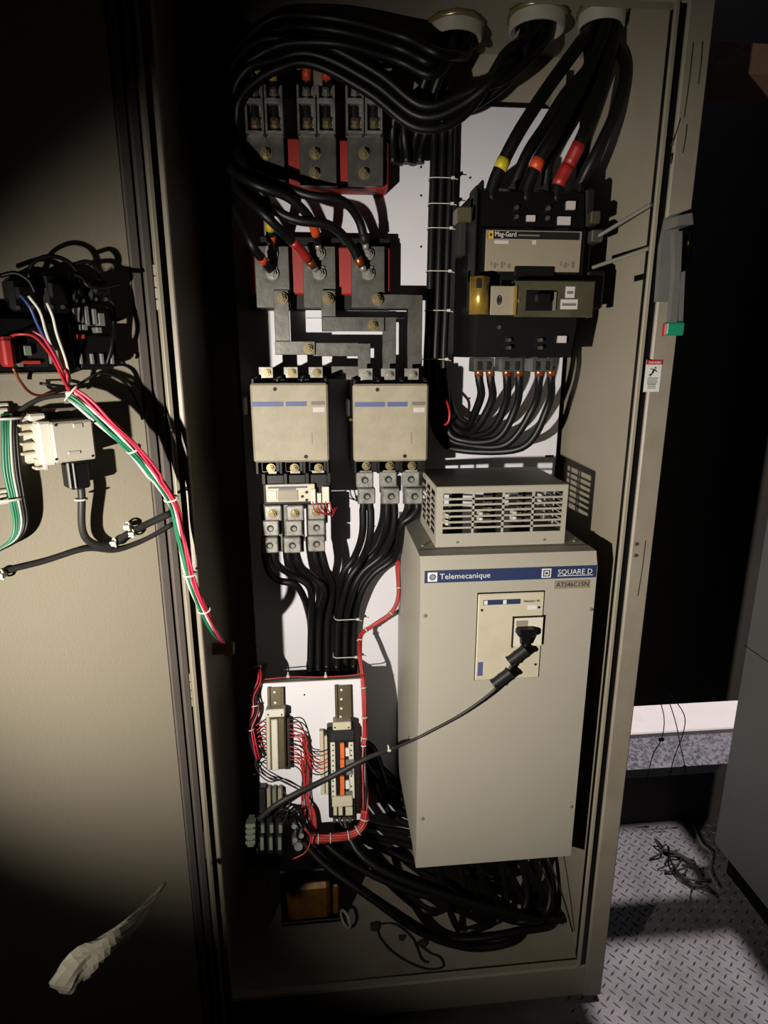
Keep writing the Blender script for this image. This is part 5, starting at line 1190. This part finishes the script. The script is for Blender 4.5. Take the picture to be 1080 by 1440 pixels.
c = door(103, 556, .045); m = MB(); m.box(c.x - .010, c.x + .008, c.y - .004, c.y + .01, c.z - .005, c.z + .006, .002); m.build('tie_head', 'tie_white', lm)
# relay in its white bracket
rl = thing('door_relay', 'grey plug-in relay in a white socket bracket on the door', 'relay', door(80, 650, 0))
m = MB(); dbx(m, (22, 586, 72, 652), 0, .020, .004); dbx(m, (40, 582, 66, 592), 0, .034, .003); m.build('socket', 'pale_plastic', rl)
m = MB(); dbx(m, (56, 593, 77, 655), 0, .052, .003); m.build('bracket', 'pale_plastic', rl)
for r in ((27, 596, 56, 612), (30, 622, 58, 640), (51, 645, 68, 661)):
    m = MB(); dbx(m, (r[0], r[1], r[2], r[1] + 4), .01, .034, .001); dbx(m, (r[2] - 6, r[1] + 3, r[2], r[3]), .01, .034, .001); dbx(m, (r[0], r[3] - 4, r[2] - 5, r[3]), .01, .030, .001); hk = m.build('hook', 'beige_plastic', rl)
    m = MB(); dbx(m, (r[0] + 1, r[1] + 3, r[2] - 5, r[3] - 3), .010, .0215); m.build('hook_recess', 'beige_plastic', hk)
m = MB(); dbx(m, (74, 592, 134, 649), .0, .060, .003); gb = m.build('relay_case', 'drive_grey', rl)
for r in ((103, 595, 117, 602), (96, 634, 114, 639)):
    m = MB(); dbx(m, r, .058, .0615, .001); m.build('case_tab', 'hood_grey', gb)
for (x, y) in ((78, 598), (131, 594), (79, 646), (130, 641)): c = door(x, y, .06); m = MB(); m.cyl(c, c + DN * .001, .0018, 8); m.build('pin', 'dark_plastic', gb)
m = MB(); dbx(m, (62, 574, 122, 580), .0, .018, .004); dtag(m, 'bracket_bar', 'paint', 'painted lifting bar on the door just above the relay', 'bar')
# multipole plug and black lead below the relay
pg = thing('relay_plug', 'black plug with grey lead under the door relay', 'plug', door(113, 690, .03))
m = MB(); dbx(m, (98, 651, 127, 688), .012, .045, .003); m.build('housing', 'black_plastic', pg)
for x in (97, 104): m = MB(); dbx(m, (x, 651, x + 3, 688), .04, .047, .001); m.build('rib', 'handle_grey', pg)
m = MB(); m.tube(dp([(114, 686, .03), (115, 702, .03), (115, 738, .025), (122, 758, .02), (140, 767, .015), (158, 766, .012), (178, 752, .012), (205, 738, .012), (240, 722, .02)]), .0060, 8); m.build('lead', 'cable_grey', pg)
c = door(114, 702, .03); m = MB(); m.ring(c, DD, DN, .0085, .0085, .0016); m.build('tie', 'tie_white', pg)
m = MB(); m.tube(dp([(-20, 812, .008), (8, 803, .008), (60, 790, .008), (120, 772, .010), (160, 774, .008), (190, 765, .008), (215, 753, .010), (242, 737, .014)]), .0042, 8); dtag(m, 'flat_lead', 'cable_grey', 'long thin grey lead running along the door below the relay', 'lead')
for (x, y, lb) in ((161, 763, 'white cable tie on the leads below the relay plug'), (186, 750, 'white cable tie where the leads slant up to the hinge'), (180, 740, 'white adhesive tie mount above the slanting leads'), (3, 808, 'white tie mount holding the thin lead at the door')):
    c = door(x, y, .012); m = MB(); m.ring(c, DN, Vector((0, 0, 1)), .0065, .0075, .0016); m.box(c.x - .005, c.x + .005, c.y - .010, c.y + .006, c.z - .004, c.z + .004, .001); dtag(m, 'cable_tie', 'tie_white', lb, 'cable tie')
# green and black vertical bundle at the far door edge
gl = thing('door_loom', 'vertical bundle of green and black wires beside the relay bracket', 'wire loom', door(15, 770, .02))
for k, (mm, dx) in enumerate((('green_wire', 0), ('green_wire', 4), ('green_wire', -4), ('white_wire', 7), ('cable_black', 13), ('cable_black', 18))):
    m = MB(); m.tube(dp([(8 + dx, 582, .02), (8 + dx * .9, 610, .024), (10 + dx, 660, .024), (18 + dx * .9, 700, .024), (24 + dx * .8, 735, .02), (18 + dx * .5, 758, .018), (-4, 775, .014)]), .0026, 6); m.build('wire', mm, gl)
for (x, y) in ((12, 588), (14, 702)):
    c = door(x, y, .022); m = MB(); m.ring(c, DD, DN, .016, .010, .002); m.build('tie', 'tie_white', gl)
for (x, y, lb) in ((5, 578, 'white tie mount at the top of the green wire bundle'), (4, 700, 'white tie mount in the middle of the green wire bundle')):
    m = MB(); dbx(m, (x - 14, y - 11, x + 10, y + 10), 0, .008, .002); dbx(m, (x - 10, y - 4, x + 8, y + 3), 0, .016, .002); dtag(m, 'tie_mount', 'pale_plastic', lb, 'tie mount')
# pale roll of sheet leaning on a dark sack at the foot of the door
c0 = door(215, 1400, .16); m = MB(); rows = []; nu, nv = 18, 11
for j in range(nv):
    v = j / (nv - 1); row = []
    for i in range(nu):
        a = 2 * math.pi * i / nu; w_ = math.sin(math.pi * (.5 + .5 * v)) ** .6 if v > .35 else .72 + .28 * v / .35 * math.sin(math.pi * .675) ** .6
        rr = max(w_, .02) * (1 + .10 * math.sin(3 * a + 5 * v) + .05 * math.sin(7 * a - 9 * v))
        q = Vector((c0.x, c0.y, 0)) + DD * (.17 * rr * math.cos(a)) + DN * (.10 * rr * math.sin(a)); row.append((q.x, q.y, .30 * v))
    rows.append(row)
vs = [q for r_ in rows for q in r_]
m.add(vs, [(j * nu + i, j * nu + (i + 1) % nu, (j + 1) * nu + (i + 1) % nu, (j + 1) * nu + i) for j in range(nv - 1) for i in range(nu)] + [tuple(range(nu - 1, -1, -1)), tuple(range((nv - 1) * nu, nv * nu))], True)
dtag(m, 'sack', 'rubber', 'dark slumped sack on the floor at the foot of the open door', 'sack')
p = catmull([door(x, y, h) for x, y, h in ((96, 1390, .27), (112, 1358, .27), (150, 1330, .26), (188, 1296, .22), (214, 1266, .16), (232, 1242, .10))], 6)
n = len(p); m = MB(); rows = []; K = 16
for i, c in enumerate(p):                          # folded sheet: lumpy flattened cross-section, thinning towards the top
    tt = (p[min(i + 1, n - 1)] - p[max(i - 1, 0)]).normalized(); u = tt.cross(DN).normalized(); v = tt.cross(u)
    r_ = .026 * (1 - .85 * (i / (n - 1)) ** 1.2) * (.55 + .45 * min(1, i / 3))
    rows.append([c + u * (r_ * math.cos(a) * (1 + .22 * math.sin(2 * a + i * .5) + .10 * math.sin(5 * a - i * .8))) + v * (r_ * .62 * math.sin(a) * (1 + .25 * math.sin(3 * a + i * .6))) for a in [2 * math.pi * k / K for k in range(K)]])
vs = [q for r_ in rows for q in r_]
m.add(vs, [(i * K + k, i * K + (k + 1) % K, (i + 1) * K + (k + 1) % K, (i + 1) * K + k) for i in range(n - 1) for k in range(K)] + [tuple(range(K - 1, -1, -1)), tuple(range((n - 1) * K, n * K))], False)
dtag(m, 'plastic_sheet', 'plastic_sheet', 'pale folded strip of plastic sheet lying slanted on the dark sack', 'plastic sheet')
